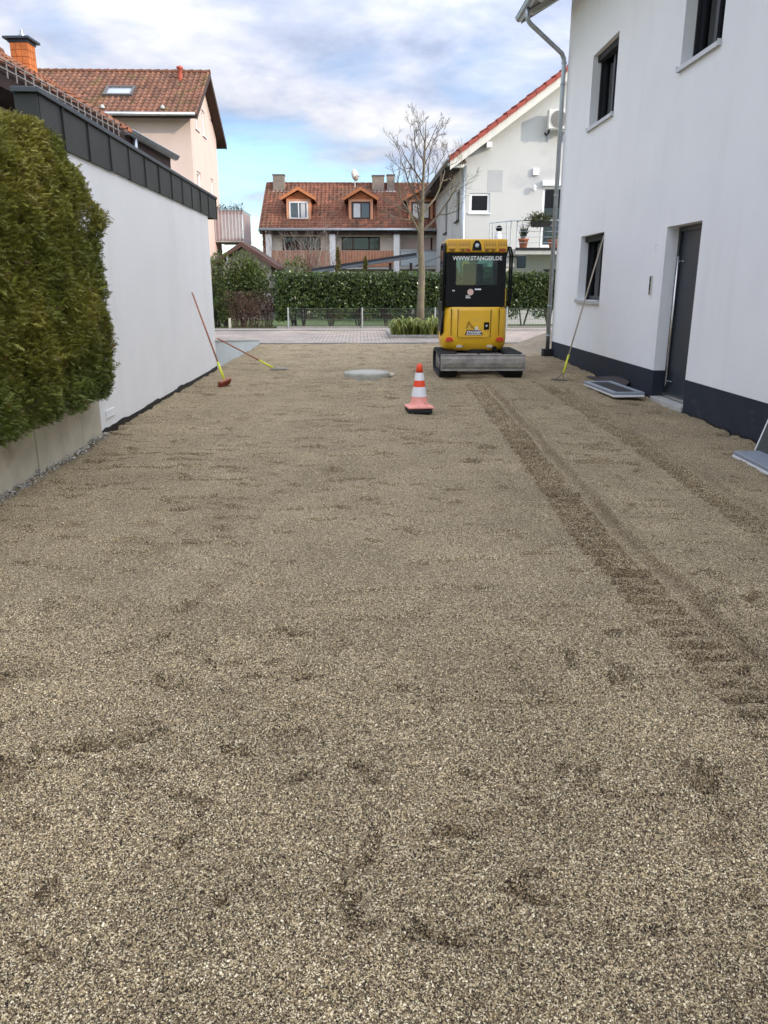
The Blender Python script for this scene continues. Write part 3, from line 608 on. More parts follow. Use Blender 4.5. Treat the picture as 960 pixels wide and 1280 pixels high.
# ------------------------------------------------------------------ garage, retaining wall and hedge on the left
def build_garage():
    XW = -2.78
    g = thing('garage', 'long white rendered garage wall under a dark slate fascia', 'garage', (XW, 11.3, 0))
    w = MB(); w.box(-6.4, XW, 9.0, 15.15, 0.05, 2.85); w.box(-2.94, XW, 7.5, 8.999, 0.05, 2.85); obj('wall', w, M_white2, g)
    b = MB(); n = 150; ys = np.linspace(8.0, 15.15, n); nz = vnoise(ys*2.0, ys*0, 51)*.02+vnoise(ys*8, ys*0, 52)*.012
    for i in range(n-1):
        b.quad((XW+.012,ys[i],-.15),(XW+.012,ys[i+1],-.15),(XW+.012,ys[i+1],.050+nz[i+1]),(XW+.012,ys[i],.050+nz[i]))
        b.quad((XW+.012,ys[i],.050+nz[i]),(XW+.012,ys[i+1],.050+nz[i+1]),(XW-.01,ys[i+1],.050+nz[i+1]),(XW-.01,ys[i],.050+nz[i]))
        # trench lip hanging over the membrane
    obj('membrane', b, M_bitumen, g)
    pn = MB().box(XW+.001,XW+.014,8.42,8.72,.16,.24); obj('repair_patch', pn, M_white, g)
    # fascia: separate slate coloured panels with standing seams and a capping
    core = MB().box(-2.93, XW-.01, 7.46, 15.93, 2.80, 3.13); obj('fascia_core', core, M_black, g)
    edges = [7.46,7.98,8.68,9.39,10.11,10.83,11.54,12.28,12.99,13.69,14.41,15.14,15.93]
    for i in range(len(edges)-1):
        y0, y1 = edges[i]+.006, edges[i+1]-.006
        p = MB(); t = random.uniform(0,.004)
        p.box(XW-.008, XW+.022+t, y0, y1, 2.775+random.uniform(-.004,.004), 3.132); o = obj('fascia_panel', p, M_clad, g, bevel=.004)
        obj('seam', MB().box(XW, XW+.040, y1-.002, y1+.014, 2.77, 3.132), M_clad, o)
    for k in range(1):
        obj('fascia_panel', MB().box(-2.955, XW+.02, 7.425, 7.452, 2.30, 3.132), M_clad, g, bevel=.004)
        obj('fascia_panel', MB().box(-3.02, XW+.02, 15.94, 15.965, 2.775, 3.132), M_clad, g, bevel=.004)
    obj('fascia_panel', MB().box(XW-.008, XW+.02, 7.46, 7.97, 2.30, 2.768), M_clad, g, bevel=.004)
    cp = MB().box(-2.965, XW+.05, 7.39, 16.0, 3.135, 3.18); obj('capping', cp, M_cladtop, g, bevel=.006)
    fl = MB().quad((-6.4,9.0,2.86),(-2.945,9.0,2.86),(-2.945,15.15,2.86),(-6.4,15.15,2.86)); obj('flat_roof', fl, M_black, g)
    # sloping low wall running from the garage to the street
    s = thing('ramp_wall', 'low wedge shaped pale grey wall between garage and street', 'wall', (XW-.1, 18, 0))
    obj('wall_body', MB().prism([(XW-.22,15.16,-.2),(XW-.22,21.7,-.2),(XW-.22,21.7,.10),(XW-.22,15.16,.52)], (.22,0,0)), mat('wedge_render', (.50,.54,.54), .85, .06, 2, .002, 120), s)
    obj('coping', MB().prism([(XW-.235,15.16,.523),(XW-.235,21.7,.103),(XW-.235,21.7,.133),(XW-.235,15.16,.553)], (.25,0,0)), M_concL, s)
    dv = MB().quad((-9,15.16,.45),(XW-.23,15.16,.45),(XW-.23,21.72,.04),(-9,21.72,.04)); structure('driveway', dv, mat('drive_paving', (.34,.30,.26), .9, .12, 3), 'sloping paved driveway behind the low wedge wall')
    # retaining wall of concrete elements under the hedge
    r = thing('retaining_wall', 'low retaining wall of weathered concrete elements under the hedge', 'wall', (XW, 5.5, 0))
    e = [1.0,1.5,2.0,2.5,3.0,3.5,4.0,4.5,4.98,5.47,5.98,6.50,7.05,7.62,8.19]
    for i in range(len(e)-1):
        ox = random.uniform(-.008,.008)
        o = obj('concrete_element', MB().box(XW-.12+ox, XW+.03+ox, e[i]+.003, e[i+1]-.003, -.25, .60+random.uniform(-.004,.004)), M_conc, r, bevel=.007)
    # crumbled concrete at its foot
    n = 2200; P = np.stack([XW+.04+np.abs(rng.normal(0,.035,n)), rng.uniform(1.0,8.3,n), np.zeros(n)], 1)
    P[:,2] = .035-(P[:,0]-XW-.03)*.45+rng.uniform(-.012,.012,n); P[:,2] += ground_h(P[:,0].copy(), P[:,1].copy())
    ico = bmesh.new(); bmesh.ops.create_icosphere(ico, subdivisions=1, radius=1); T = [tuple(v.co*(1+random.uniform(-.25,.25))) for v in ico.verts]; F = [[v.index for v in f.verts] for f in ico.faces]; ico.free()
    S = rng.uniform(.004,.008+.012*rng.random((n,1))**3,(n,1))*rng.uniform(.6,1.3,(n,3)); cols = (rng.uniform(.15,.62,(n,1))*np.array([1,.94,.82]))
    V, FF, cc = scatter(T, F, P, frames(rng.normal(size=(n,3)), rng.uniform(0,6,n)), S, cols)
    tag(link('concrete_rubble', np_mesh('concrete_rubble', V, FF, cc), mat('rubble', (.3,.3,.28), .95, attr='Col')), 'pale concrete crumbs along the foot of the retaining wall', 'rubble', kind='stuff')
build_garage()

def build_thuja():
    h = thing('thuja_hedge', 'tall clipped olive green thuja hedge above the retaining wall', 'hedge', (-3.1, 5.6, .45))
    # feathery flat spray, lying in its x-y plane, tip at x=1
    T = [(0,0,0)]; F = []
    def leaflet(x0, y0, dx, dy, w):
        k = len(T); L_ = math.hypot(dx, dy); nx, ny = -dy/L_*w, dx/L_*w
        T.extend([(x0-nx*.6,y0-ny*.6,0),(x0+nx*.6,y0+ny*.6,0),(x0+dx*.6+nx,y0+dy*.6+ny,.03),(x0+dx,y0+dy,-.04)]); F.extend([(k,k+1,k+2),(k,k+2,k+3)])
    leaflet(0,0,1,0,.055)
    for i, x in enumerate((.2,.47,.72)):
        l = .46*(1-x*.62)
        for s in (1,-1): leaflet(x, 0, l*.8, s*l*.66, .055)
    n = 104000
    # points on the hedge's skin: front, far end, top
    def skin(n):
        u = rng.random(n); P = np.zeros((n,3)); Nn = np.zeros((n,3))
        fr = u < .66; en = (u >= .66) & (u < .82); tp = u >= .82
        P[fr] = np.stack([np.full(fr.sum(), -2.56), rng.uniform(4.3,7.98,fr.sum()), rng.uniform(.46,2.86,fr.sum())], 1); Nn[fr] = (1,0,0)
        P[en] = np.stack([rng.uniform(-3.1,-2.56,en.sum()), np.full(en.sum(), 7.98), rng.uniform(.46,2.86,en.sum())], 1); Nn[en] = (.2,1,0)
        P[tp] = np.stack([rng.uniform(-3.55,-2.56,tp.sum()), rng.uniform(4.3,7.98,tp.sum()), np.full(tp.sum(), 2.84)], 1); Nn[tp] = (.2,0,1)
        return P, Nn
    P, Nn = skin(n)
    # each shrub of the row bulges a little; the top corner is rounded, the foot tucks in
    bul = .07*np.abs(np.sin((P[:,1]-8.25)/.82*math.pi*.5+1.2))+.05*vnoise(P[:,1]*2.4, P[:,2]*2.4, 61)+.05*vnoise(P[:,1]*6, P[:,2]*6, 62)
    zt = np.clip((P[:,2]-2.0)/.86, 0, 1); zb = np.clip((.83-P[:,2])/.4, 0, 1)
    shr = .30*zt**2+.10*zb**2
    P[:,0] += np.where(P[:,0] > -2.7, bul-shr, 0)
    P[:,1] -= np.where(P[:,1] > 7.8, .26*zt**1.6+.16*zb**2-.05*vnoise(P[:,0]*4, P[:,2]*3, 63)-.06*np.sin(np.clip(P[:,2]/2.6,0,1)*math.pi), 0)
    P[:,2] += np.where(Nn[:,2] > .5, .07*vnoise(P[:,0]*4, P[:,1]*3, 64)-.16*np.clip((P[:,0]+2.75)/.25,0,1)**2-.10*np.clip((P[:,1]-7.4)/.6,0,1)**2, 0)
    depth = rng.random(n)**1.6*.13; P -= Nn*depth[:,None]
    D = Nn*rng.uniform(.35,1.0,(n,1))+np.array([0,0,1])*rng.uniform(-.25,.95,(n,1))+rng.normal(0,.42,(n,3))
    M = frames(D, rng.normal(0,.9,n)); S = rng.uniform(.032,.070,n); st_ = rng.random(n) < .012; S[st_] *= 1.7; P[st_] += Nn[st_]*.02
    pat = vnoise(P[:,1]*2.2+P[:,0], P[:,2]*2.2, 65)*.5+.5
    base = np.array([.130,.155,.020])*(1-pat[:,None])+np.array([.250,.215,.030])*pat[:,None]
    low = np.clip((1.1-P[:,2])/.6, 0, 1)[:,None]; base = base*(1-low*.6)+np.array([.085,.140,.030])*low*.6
    cols = base*rng.uniform(.65,1.45,(n,1)); br = rng.random(n) < .03; cols[br] = np.array([.16,.085,.025])*rng.uniform(.7,1.2,(br.sum(),1))
    V, FF, cc = scatter(T, F, P, M, S, cols); V -= np.array([-3.1,5.6,.45])
    link('foliage', np_mesh('foliage', V, FF, cc), M_leaf, h)
    core = MB(); ysr = np.linspace(3.5, 7.95, 12)
    core.box(-3.5,-2.80,3.5,7.42,.45,2.62); core.box(-2.79,-2.68,7.42,7.75,.5,2.4); obj('dark_core', core, mat('hedge_core_dark', (.022,.018,.009), .95, .4, 30, .03, 30), h)  # solid dark boxes added inside the hedge to block light
    for i, y in enumerate((3.9,4.7,5.5,6.3,7.1)):
        obj('stem', MB().tube([(-3.1,y,.2),(-3.08,y+.03,1.2),(-3.1,y,2.4)], [.05,.04,.015], 7), M_bark, h)
    em = MB().box(-9,-2.91,1.0,7.42,-.25,.44); structure('hedge_bank', em, M_soil, 'raised earth bank behind the retaining wall')
build_thuja()

# ------------------------------------------------------------------ tiled roofs
def tile_field(u_len, v_len, tw, gauge, amp, step, colA, colB, seed, moss=None):
    """wavy interlocking tiles over a rectangle u (along the eave) x v (up the slope); one mesh with a colour per tile"""
    r = np.random.default_rng(seed); nu = int(round(u_len/tw)); nv = int(round(v_len/gauge)); prof = [(0,0),(.2,.15),(.45,.2),(.62,1.0),(.8,1.0)]; k = len(prof)
    us = []; hs = []
    for i in range(nu):
        for a, h in prof: us.append((i+a)*u_len/nu); hs.append(h*amp)
    us.append(u_len); hs.append(0); us = np.array(us); hs = np.array(hs); V = []; F = []; cols = []
    for j in range(nv):
        v0, v1 = j*v_len/nv, (j+1)*v_len/nv; b = len(V)*0+sum(len(x) for x in V)
        jit = np.repeat(r.normal(0,.004,nu), k); jit = np.append(jit, 0)
        V.append(np.stack([us, np.full_like(us, v0), hs+step+jit], 1)); V.append(np.stack([us, np.full_like(us, v1+.01), hs+jit*.3], 1)); V.append(np.stack([us, np.full_like(us, v0), hs*0.2-.01], 1))
        n = len(us); i = np.arange(n-1); F.append(np.stack([b+i, b+i+1, b+n+i+1, b+n+i], 1)); F.append(np.stack([b+2*n+i, b+2*n+i+1, b+i+1, b+i], 1))
        t = r.random(nu)[:,None]; c = np.array(colA)*(1-t)+np.array(colB)*t
        c = c*r.uniform(.8,1.2,(nu,1))
        if moss is not None:
            q = (vnoise(np.arange(nu)*.35, np.full(nu, j*.35), seed+1)*.5+.5+r.uniform(-.25,.25,nu)) > .72
            c[q] = np.array(moss)*r.uniform(.7,1.2,(q.sum(),1))
        cc = np.repeat(c, k, axis=0); cols += [cc, cc]
    return np.concatenate(V), np.concatenate(F), np.concatenate(cols)
def place_field(V, o, u, v):
    u = np.array(Vector(u).normalized()); v = np.array(Vector(v).normalized()); n = np.cross(u, v)
    return np.array(o)+V[:,:1]*u+V[:,1:2]*v+V[:,2:3]*n
def roof_plane(name, parent, o, u, v, ul, vl, tw=.22, gauge=.34, amp=.045, step=.03, colA=(.30,.10,.045), colB=(.16,.06,.035), seed=3, moss=None):
    V, F, c = tile_field(ul, vl, tw, gauge, amp, step, colA, colB, seed, moss); V = place_field(V, o, u, v); l = root_of(parent).location
    return link(name, np_mesh(name, V-np.array(l), F, c), M_orangeT, parent)

def build_left_house():
    """the tiled roof that rises behind the garage"""
    h = thing('tiled_house', 'house behind the garage, its low tiled roof with snow guards and orange chimney', 'house', (-3.53, 15.6, 0), rotz=R(-3.4))
    XE, ZE, XR, ZR, Y0, Y1 = -3.53, 3.86, -6.33, 5.46, 8.9, 15.6
    sl = Vector((XR-XE, 0, ZR-ZE)); L_ = sl.length; sd = sl.normalized()
    obj('wall', MB().box(-9.2,-4.0,9.3,15.3,0,3.75), M_cream, h)
    rf = MB(); rf.prism([(XE+.05,Y0,ZE-.10),(XR,Y0,ZR-.10),(XR,Y0,ZR-.02),(XE+.05,Y0,ZE-.02)], (0,Y1-Y0,0)); rf.prism([(-9.6,Y0,3.3),(XR,Y0,ZR-.10),(XR,Y0,ZR-.0),(-9.6,Y0,3.4)], (0,Y1-Y0,0)); roof = obj('roof', rf, M_darkwood, h)
    # single tiles
    tw, ga = .285, .36; nu = int((Y1-Y0)/tw); nv = int(L_/ga)
    prof = [(0,.0),(.25,.008),(.5,.012),(.68,.05),(.85,.052),(1.0,.01)]
    n_ = Vector((-sd.z,0,sd.x)); n_ = n_ if n_.z > 0 else -n_
    mes = []
    for q in range(4):
        mb = MB(); N = len(prof)
        for v0, lift in ((0,.035),(ga+.05,.0)):
            for a, hh in prof: p = Vector((0,a*tw*.985,0))+sd*v0+n_*(hh+lift); mb.v.append(tuple(p))
        for a, hh in prof: p = Vector((0,a*tw*.985,0))+n_*(hh+.008); mb.v.append(tuple(p))
        for i in range(N-1): mb.f += [(i,i+1,N+i+1,N+i),(2*N+i,2*N+i+1,i+1,i)]
        me = bpy.data.meshes.new('roof_tile'); me.from_pydata(mb.v, [], mb.f)
        me.materials.append(mat('roof_tile_%d' % q, [(.33,.125,.055),(.26,.10,.05),(.20,.085,.05),(.30,.14,.075)][q], .85, .3, 5, .003, 60, spec=.25)); mes.append(me)
    for i in range(nu):
        for j in range(nv):
            o = bpy.data.objects.new('roof_tile', random.choice(mes)); C.objects.link(o); o.parent = roof
            p = Vector((XE,Y0+i*tw,ZE))+sd*(j*ga)+n_*(.0+random.uniform(0,.004)); o.location = p-h.location
    rd = MB()
    for i in range(int((Y1-Y0)/.38)):
        y = Y0+i*.38; rd.tube([(XR,y,ZR+.02),(XR,y+.40,ZR+.035)], [.085,.10], 10)
    obj('ridge', rd, M_brownT, roof)
    # brown board under the near edge
    vb = MB().prism([(XE+.06,Y0-.03,ZE-.30),(XR,Y0-.03,ZR-.30),(XR,Y0-.03,ZR+.03),(XE+.06,Y0-.03,ZE+.02)], (0,.03,0)); obj('verge_board', vb, M_wood, roof)
    obj('soffit', MB().quad((XE,Y0,ZE-.24),(-4.0,Y0,ZE-.24),(-4.0,Y1,ZE-.24),(XE,Y1,ZE-.24)), M_darkwood, roof)
    obj('eave_board', MB().box(XE+.02,XE+.045,Y0,Y1,ZE-.25,ZE-.03), M_darkwood, roof)
    # snow guard: two rails on posts
    P0 = Vector((XE+.085,0,ZE-.13)); sg = MB(); hgt = .15
    for k in (.4, 1.0): sg.tube([P0+Vector((0,Y0+.1,0))+Vector((0,0,hgt*k)), P0+Vector((0,12.9,0))+Vector((0,0,hgt*k))], .008, 6)
    y = Y0+.15; 
    while y < 12.9:
        sg.tube([P0+Vector((0,y,-.02)), P0+Vector((0,y,hgt))], .009, 6); y += .21
    obj('snow_guard', sg, mat('guard_steel', (.42,.36,.30), .6, .2, 10, metal=.3), roof)
    # gutter at the far part
    g = MB(); n = 10; cx, cz, r = XE+.10, ZE-.0, .075
    for yy in (13.2, 15.75):
        for i in range(n+1):
            q = math.pi+math.pi*i/n; g.v.append((cx+r*math.cos(q), yy, cz+r*math.sin(q)))
    for i in range(n): g.f.append((i,i+1,n+2+i,n+1+i))
    g.f.append(tuple(range(n+1,2*n+2))); g.tube([(cx+r,13.2,cz),(cx+r,15.75,cz)], .012, 8); g.tube([(cx,13.5,cz-.05),(cx,13.5,cz-.5)], .04, 10)
    obj('gutter', g, M_zinc, roof, smooth=True)
    # chimney clad in orange tiles, flat hood
    cx, cy = -5.74, 15.0; w = .145
    ch = obj('chimney', MB().box(cx-w,cx+w,cy-w,cy+w,4.2,5.52), mat('chimney_clay', (.46,.15,.05), .85, .22, 7, .003, 60), roof)
    jm = mat('clay_shingle', (.50,.165,.055), .85, .25, 8, spec=.2)
    for row in range(6):
        z0 = 4.86+row*.11
        for f in range(3):
            a = -w+f*(2*w/3)
            obj('shingle', MB().box(cx+a+.004,cx+a+2*w/3-.004,cy-w-.012,cy-w-.002,z0+.004,z0+.106), jm, ch); obj('shingle', MB().box(cx+w+.002,cx+w+.012,cy+a+.004,cy+a+2*w/3-.004,z0+.004,z0+.106), jm, ch)
    hd = MB().box(cx-w-.08,cx+w+.08,cy-w-.08,cy+w+.08,5.565,5.60).box(cx-w-.025,cx+w+.025,cy-w-.025,cy+w+.025,5.521,5.564); obj('chimney_hood', hd, mat('hood_metal', (.045,.06,.075), .5, .2, 4, metal=.4), ch)
    obj('flue', MB().lathe([(.065,0),(.055,.07),(.028,.08),(.028,.13),(.012,.16)], (cx+.02,cy,5.601), 12), M_zinc, ch)
build_left_house()

def build_pink_house():
    h = thing('pink_house', 'tall pale pink house with tiled roof and skylight across the street', 'house', (-10, 38, 0))
    XG, YF, YB = -6.9, 35.0, 41.0; ZE = 8.45; YR, ZR = 38.0, 10.35
    Mf = frame_xf((0,YF,0), (1,0,0), (0,-1,0)); Mg = frame_xf((XG,0,0), (0,1,0), (1,0,0))
    g_h = [(36.0,36.75,7.95,9.0),(37.6,38.35,7.95,9.0),(35.7,36.6,5.55,6.25),(38.9,39.6,5.55,6.35),(39.6,40.4,2.2,3.2),(36.4,37.3,2.6,3.7)]
    wl = lambda y: ZE+(ZR-ZE)*(1-abs(y-YR)/3.0)
    w = MB(); wall_faces(w, Mf, -18, XG, 0, ZE, [], .2); wall_faces(w, Mg, YF, YB, 0, 9.0, g_h, .14)
    V = [v for v in w.v]; 
    def clipz(p):
        if abs(p[0]-XG) < .2 and p[2] > wl(p[1]): return (p[0],p[1],wl(p[1]))
        return p
    w.v = [clipz(p) for p in V]
    w.add([(XG,36.0,9.0),(XG,38.35,9.0),(XG,38.35,wl(38.35)),(XG,38.0,wl(38.0)),(XG,36.0,wl(36.0))], [(0,1,2,3,4)])
    w.add([(XG,38.35,9.0),(XG,40.13,9.0),(XG,38.35,wl(38.35))], [(0,1,2)])
    w.quad((-18,YB,0),(XG,YB,0),(XG,YB,ZE),(-18,YB,ZE))
    obj('wall', w, M_pink, h)
    for q in g_h: window(h, Mg, q[0]+.002,q[1]-.002,q[2]+.002,q[3]-.002, -.05, M_pvc, M_glassD, .07, (), (.04,.04,.06), M_pvc, M_room)
    for q in [(-9.6,-8.7,4.6,5.9),(-8.4,-7.5,1.4,2.7)]:
        f = obj('window', MB().box(q[0],q[1],-.01,.03,q[2],q[3],Mf), M_pvc, h); obj('pane', MB().box(q[0]+.07,q[1]-.07,.028,.036,q[2]+.07,q[3]-.07,Mf), M_glassD, f)
    # roof
    for s, nm in ((1,'roof'),(-1,'roof')):
        ye = YR-s*3.62; ze = ZR-(ZR-ZE)/3.0*3.62+.10
        v = Vector((0, YR-ye, ZR+.14-ze)); u = (1,0,0) if s > 0 else (-1,0,0); o = (-18.2,ye,ze) if s > 0 else (-6.5,ye,ze)
        rr = roof_plane(nm, h, o, u, v, 11.7, v.length, .24, .30, .05, .035, (.245,.118,.074), (.145,.080,.057), 5 if s > 0 else 6, (.17,.105,.055))
        b = MB().prism([(-18.2,ye+s*.02,ze-.16),(-18.2,YR,ZR-.02),(-18.2,YR,ZR+.11),(-18.2,ye+s*.02,ze-.03)], (11.67,0,0)); obj('roof_deck', b, M_darkwood, rr)
        vb = MB().prism([(-6.52,ye,ze-.20),(-6.52,YR,ZR-.08),(-6.52,YR,ZR+.17),(-6.52,ye,ze+.04)], (.03,0,0)); obj('verge_board', vb, M_darkwood, rr)
        gt = MB().tube([(-18.2,ye-s*.07,ze-.01),(-6.55,ye-s*.07,ze-.01)], .07, 10); obj('gutter', gt, M_zinc, rr, smooth=True)
        if s > 0: front = rr; vec = v.normalized(); base = Vector((0,ye,ze))
    rd = MB()
    for i in range(32): rd.tube([(-18.2+i*.366,YR,ZR+.16),(-18.2+i*.366+.38,YR,ZR+.18)], [.09,.105], 8)
    obj('ridge', rd, M_brownT, front)
    nrm = Vector((0,-vec.z,vec.y))
    def on(x, d, up=0): return Vector((x,0,0))+base+vec*d+nrm*up
    sk = MB(); x0,x1,d0,d1 = -10.55,-9.35,1.55,2.45
    for a in ((x0,x1,d0,d0+.1),(x0,x1,d1-.1,d1),(x0,x0+.1,d0+.1,d1-.1),(x1-.1,x1,d0+.1,d1-.1)):
        sk.prism([on(a[0],a[2],.03),on(a[1],a[2],.03),on(a[1],a[3],.03),on(a[0],a[3],.03)], nrm*.12)
    s_ = obj('skylight', sk, mat('skylight_frame', (.10,.09,.085), .5), h); obj('pane', MB().prism([on(x0+.09,d0+.09,.08),on(x1-.09,d0+.09,.08),on(x1-.09,d1-.09,.08),on(x0+.09,d1-.09,.08)], nrm*.02), mat('skylight_glass', (.30,.34,.38), .06, spec=.9), s_)
    vp = on(-7.65, 3.45); obj('vent_pipe', MB().lathe([(.13,-.25),(.10,.15),(.10,.42),(.14,.44),(.14,.52),(.05,.56)], tuple(vp), 12), mat('vent_clay', (.42,.09,.05), .7), h, smooth=True)
    sn = MB()
    for x in (-10.3,-7.9): p = on(x,.35,.06); sn.lathe([(.09,0),(.09,.06),(.03,.14)], tuple(p), 10)
    obj('vent_tile', sn, M_concL, front)
    # wall lamp bits and the balcony on the far part of the gable
    bl = obj('balcony', MB().box(XG+.005,-5.55,39.2,41.9,3.55,3.72), M_concL, h)
    n = 24
    for i in range(n):
        x = XG+.03+(1.3)*i/n; obj('balcony_slat', MB().box(x,x+.045,39.17,39.195,3.62,4.95), mat('slat_mauve', (.30,.21,.20), .7, .1, 4) if i % 3 else mat('slat_grey', (.46,.43,.42), .7), bl)
    for i in range(26):
        y = 39.2+2.65*i/26; obj('balcony_slat', MB().box(-5.555,-5.53,y,y+.085,3.62,4.92), mat('slat_mauve', (.30,.21,.20), .7, .1, 4) if i % 3 else mat('slat_grey', (.46,.43,.42), .7), bl)
    obj('handrail', MB().tube([(XG,39.18,4.97),(-5.53,39.18,4.97),(-5.53,41.9,4.97)], .025, 8), M_zinc, bl)
    P = np.stack([rng.uniform(-6.8,-5.5,500), rng.uniform(39.1,39.5,500), 4.95+np.abs(rng.normal(0,.13,500))], 1); k = P[:,0].argsort()
    T = [(0,-.5,0),(.5,-.15,.1),(1,0,0),(.5,.15,.1)]; V, FF, cc = scatter(T, [(0,1,2,3)], P, frames(rng.normal(0,1,(500,3))+np.array([0,0,.7])), rng.uniform(.06,.16,500), np.array([.07,.075,.04])*rng.uniform(.6,1.5,(500,1)))
    bx = thing('flower_box', 'planted box along the rail of the pink house balcony', 'flower box', (-6.2,39.3,4.9)); link('foliage', np_mesh('foliage', V-np.array([-6.2,39.3,4.9]), FF, cc), M_leaf, bx); obj('trough', MB().box(-6.85,-5.56,39.22,39.4,4.80,4.96), M_black, bx)
build_pink_house()

def build_row_house():
    h = thing('row_house', 'long row house with steep red tiled roof and orange dormers behind the hedge', 'house', (0, 47, 0))
    X0, X1, YW = -5.3, 9.0, 45.0; Mf = frame_xf((0,YW,0), (1,0,0), (0,-1,0))
    holes = [(-4.26,-2.15,3.42,4.13),(-1.0,1.12,3.42,4.13),(2.3,5.0,3.0,4.1)]
    w = MB(); wall_faces(w, Mf, X0, X1, 0, 4.5, holes, .2); w.quad((X0,YW,0),(X0,53,0),(X0,53,4.5),(X0,YW,4.5)); w.add([(X0,YW,4.5),(X0,53,4.5),(X0,49,7.2)], [(0,1,2)]); w.quad((X0,53,0),(X1,53,0),(X1,53,4.5),(X0,53,4.5)); w.quad((X1,YW,0),(X1,53,0),(X1,53,7),(X1,YW,4.5))
    obj('wall', w, M_cream, h)
    for q, cr in zip(holes[:2], ((.33,.66),(.3,.72))): window(h, Mf, q[0]+.002,q[1]-.002,q[2]+.002,q[3]-.002, -.08, M_darkwood, M_glass, .06, cr, None, None, M_room, curtain=.35 if cr[0] > .31 else 0)
    sh = obj('roller_shutter', MB().box(2.302,4.998,-.12,-.06,3.0,4.098,Mf), mat('shutter_rose', (.55,.43,.38), .7, .05, 3), h)
    for i in range(9): obj('shutter_slat', MB().box(2.31,4.99,-.06,-.052,3.005+i*.12,3.11+i*.12,Mf), mat('shutter_rose', (.55,.43,.38)), sh)
    obj('shutter_post', MB().box(3.93,4.03,-.05,-.02,3.0,4.098,Mf), M_darkwood, sh)
    for x in (-4.95,-1.48,2.02,5.4): obj('pier', MB().box(x-.16,x+.16,-.0,.55,0,4.42,Mf), M_white2, h)
    obj('soffit_beam', MB().box(X0-.1,X1,.0,.62,4.24,4.43,Mf), M_darkwood, h)
    # balcony parapets of upright terracotta boards
    for (a0,a1) in ((-4.78,-1.65),(-1.31,1.85)):
        b = obj('balcony', MB().box(a0,a1,.02,.58,2.42,2.58,Mf), M_concL, h); n = int((a1-a0)/.155)
        for i in range(n):
            x = a0+(a1-a0)*i/n; obj('balcony_board', MB().box(x+.006,x+(a1-a0)/n-.006,.585+random.uniform(0,.006),.61,2.55,3.38,Mf), M_terra, b)
    b = obj('balcony', MB().box(2.2,5.3,.02,.58,2.42,2.58,Mf), M_concL, h); obj('glass_panel', MB().box(2.25,5.2,.59,.60,2.6,3.35,Mf), mat('frosted', (.45,.50,.52), .3), b); obj('handrail', MB().tube([Mf @ Vector((2.2,.6,3.4)), Mf @ Vector((5.3,.6,3.4))], .03, 8), M_zinc, b)
    # roof
    o = (X0-.12,44.35,4.46); v = Vector((0,49-44.35,7.28-4.46)); 
    rf = roof_plane('roof', h, o, (1,0,0), v, X1-X0+.3, v.length, .225, .30, .05, .035, (.25,.105,.062), (.175,.080,.052), 12, (.165,.085,.055))
    v2 = Vector((0,44.35-49,7.28-4.46)); roof_plane('roof', h, (X1+.2,53.65,4.46), (-1,0,0), v2, X1-X0+.3, v2.length, .225, .30, .05, .035, (.33,.105,.045), (.22,.075,.038), 13)
    obj('roof_deck', MB().prism([(X0-.1,44.38,4.34),(X0-.1,49,7.14),(X0-.1,49,7.25),(X0-.1,44.38,4.43)], (X1-X0+.2,0,0)), M_darkwood, rf)
    obj('verge_board', MB().prism([(X0-.15,44.3,4.28),(X0-.15,49,7.12),(X0-.15,49,7.36),(X0-.15,44.3,4.50)], (.03,0,0)), M_brownT, rf)
    obj('gutter', MB().tube([(X0-.12,44.28,4.45),(X1,44.28,4.45)], .075, 8), M_zinc, rf, smooth=True)
    obj('downpipe', MB().tube([(-5.05,44.3,4.4),(-5.05,44.9,4.1),(-5.05,44.9,1.0)], .06, 8), M_white2, h)
    rd = MB()
    for i in range(38): rd.tube([(X0-.1+i*.38,49,7.30),(X0+.3+i*.38,49,7.31)], [.08,.095], 7)
    obj('ridge', rd, M_brownT, rf)
    # tile-hung end strip left of the balconies
    V, F, c = tile_field(.5, 2.0, .25, .25, .03, .02, (.32,.10,.045), (.24,.08,.04), 14); V = place_field(V, (X0-.02,44.93,2.3), (1,0,0), (0,0,1)); link('tile_hanging', np_mesh('tile_hanging', V-np.array(h.location), F, c), M_orangeT, h)
    # dormers
    nv = Vector((0,v.y,v.z)).normalized()
    for cx in (-3.33, .085, 3.38):
        yf = 45.35; d = obj('dormer', MB().prism([(cx-.68,yf,4.98),(cx+.68,yf,4.98),(cx+.68,yf,6.12),(cx,yf,6.50),(cx-.68,yf,6.12)], (0,3.0,0)), mat('dormer_board', (.42,.135,.05), .8, .15, 4), h)
        for s in (-1,1):
            obj('dormer_roof', MB().prism([(cx+s*.92,yf-.25,6.02),(cx,yf-.25,6.57),(cx,yf-.25,6.70),(cx+s*.92,yf-.25,6.15)], (0,3.2,0)), M_brownT, d)
            obj('barge_board', MB().prism([(cx+s*.95,yf-.29,6.00),(cx,yf-.29,6.53),(cx,yf-.29,6.70),(cx+s*.95,yf-.29,6.16)], (0,.035,0)), mat('barge_orange', (.52,.19,.07), .75, .1, 4), d)
        Md = frame_xf((cx,yf-.02,0), (1,0,0), (0,-1,0))
        fr = obj('casing', MB().box(-.66,-.52,-.01,.03,5.0,6.08,Md).box(.52,.66,-.01,.03,5.0,6.08,Md).box(-.52,.52,-.01,.03,5.97,6.08,Md), mat('casing_peach', (.60,.30,.17), .7, .05, 4), d)
        wf = obj('window_frame', MB().box(-.515,-.44,.0,.05,5.08,5.965,Md).box(.44,.515,.0,.05,5.08,5.965,Md).box(-.44,.44,.0,.05,5.89,5.965,Md).box(-.44,.44,.0,.05,5.08,5.14,Md).box(-.03,.03,.0,.045,5.14,5.89,Md), M_pvc if cx < -1 else M_darkwood, d)
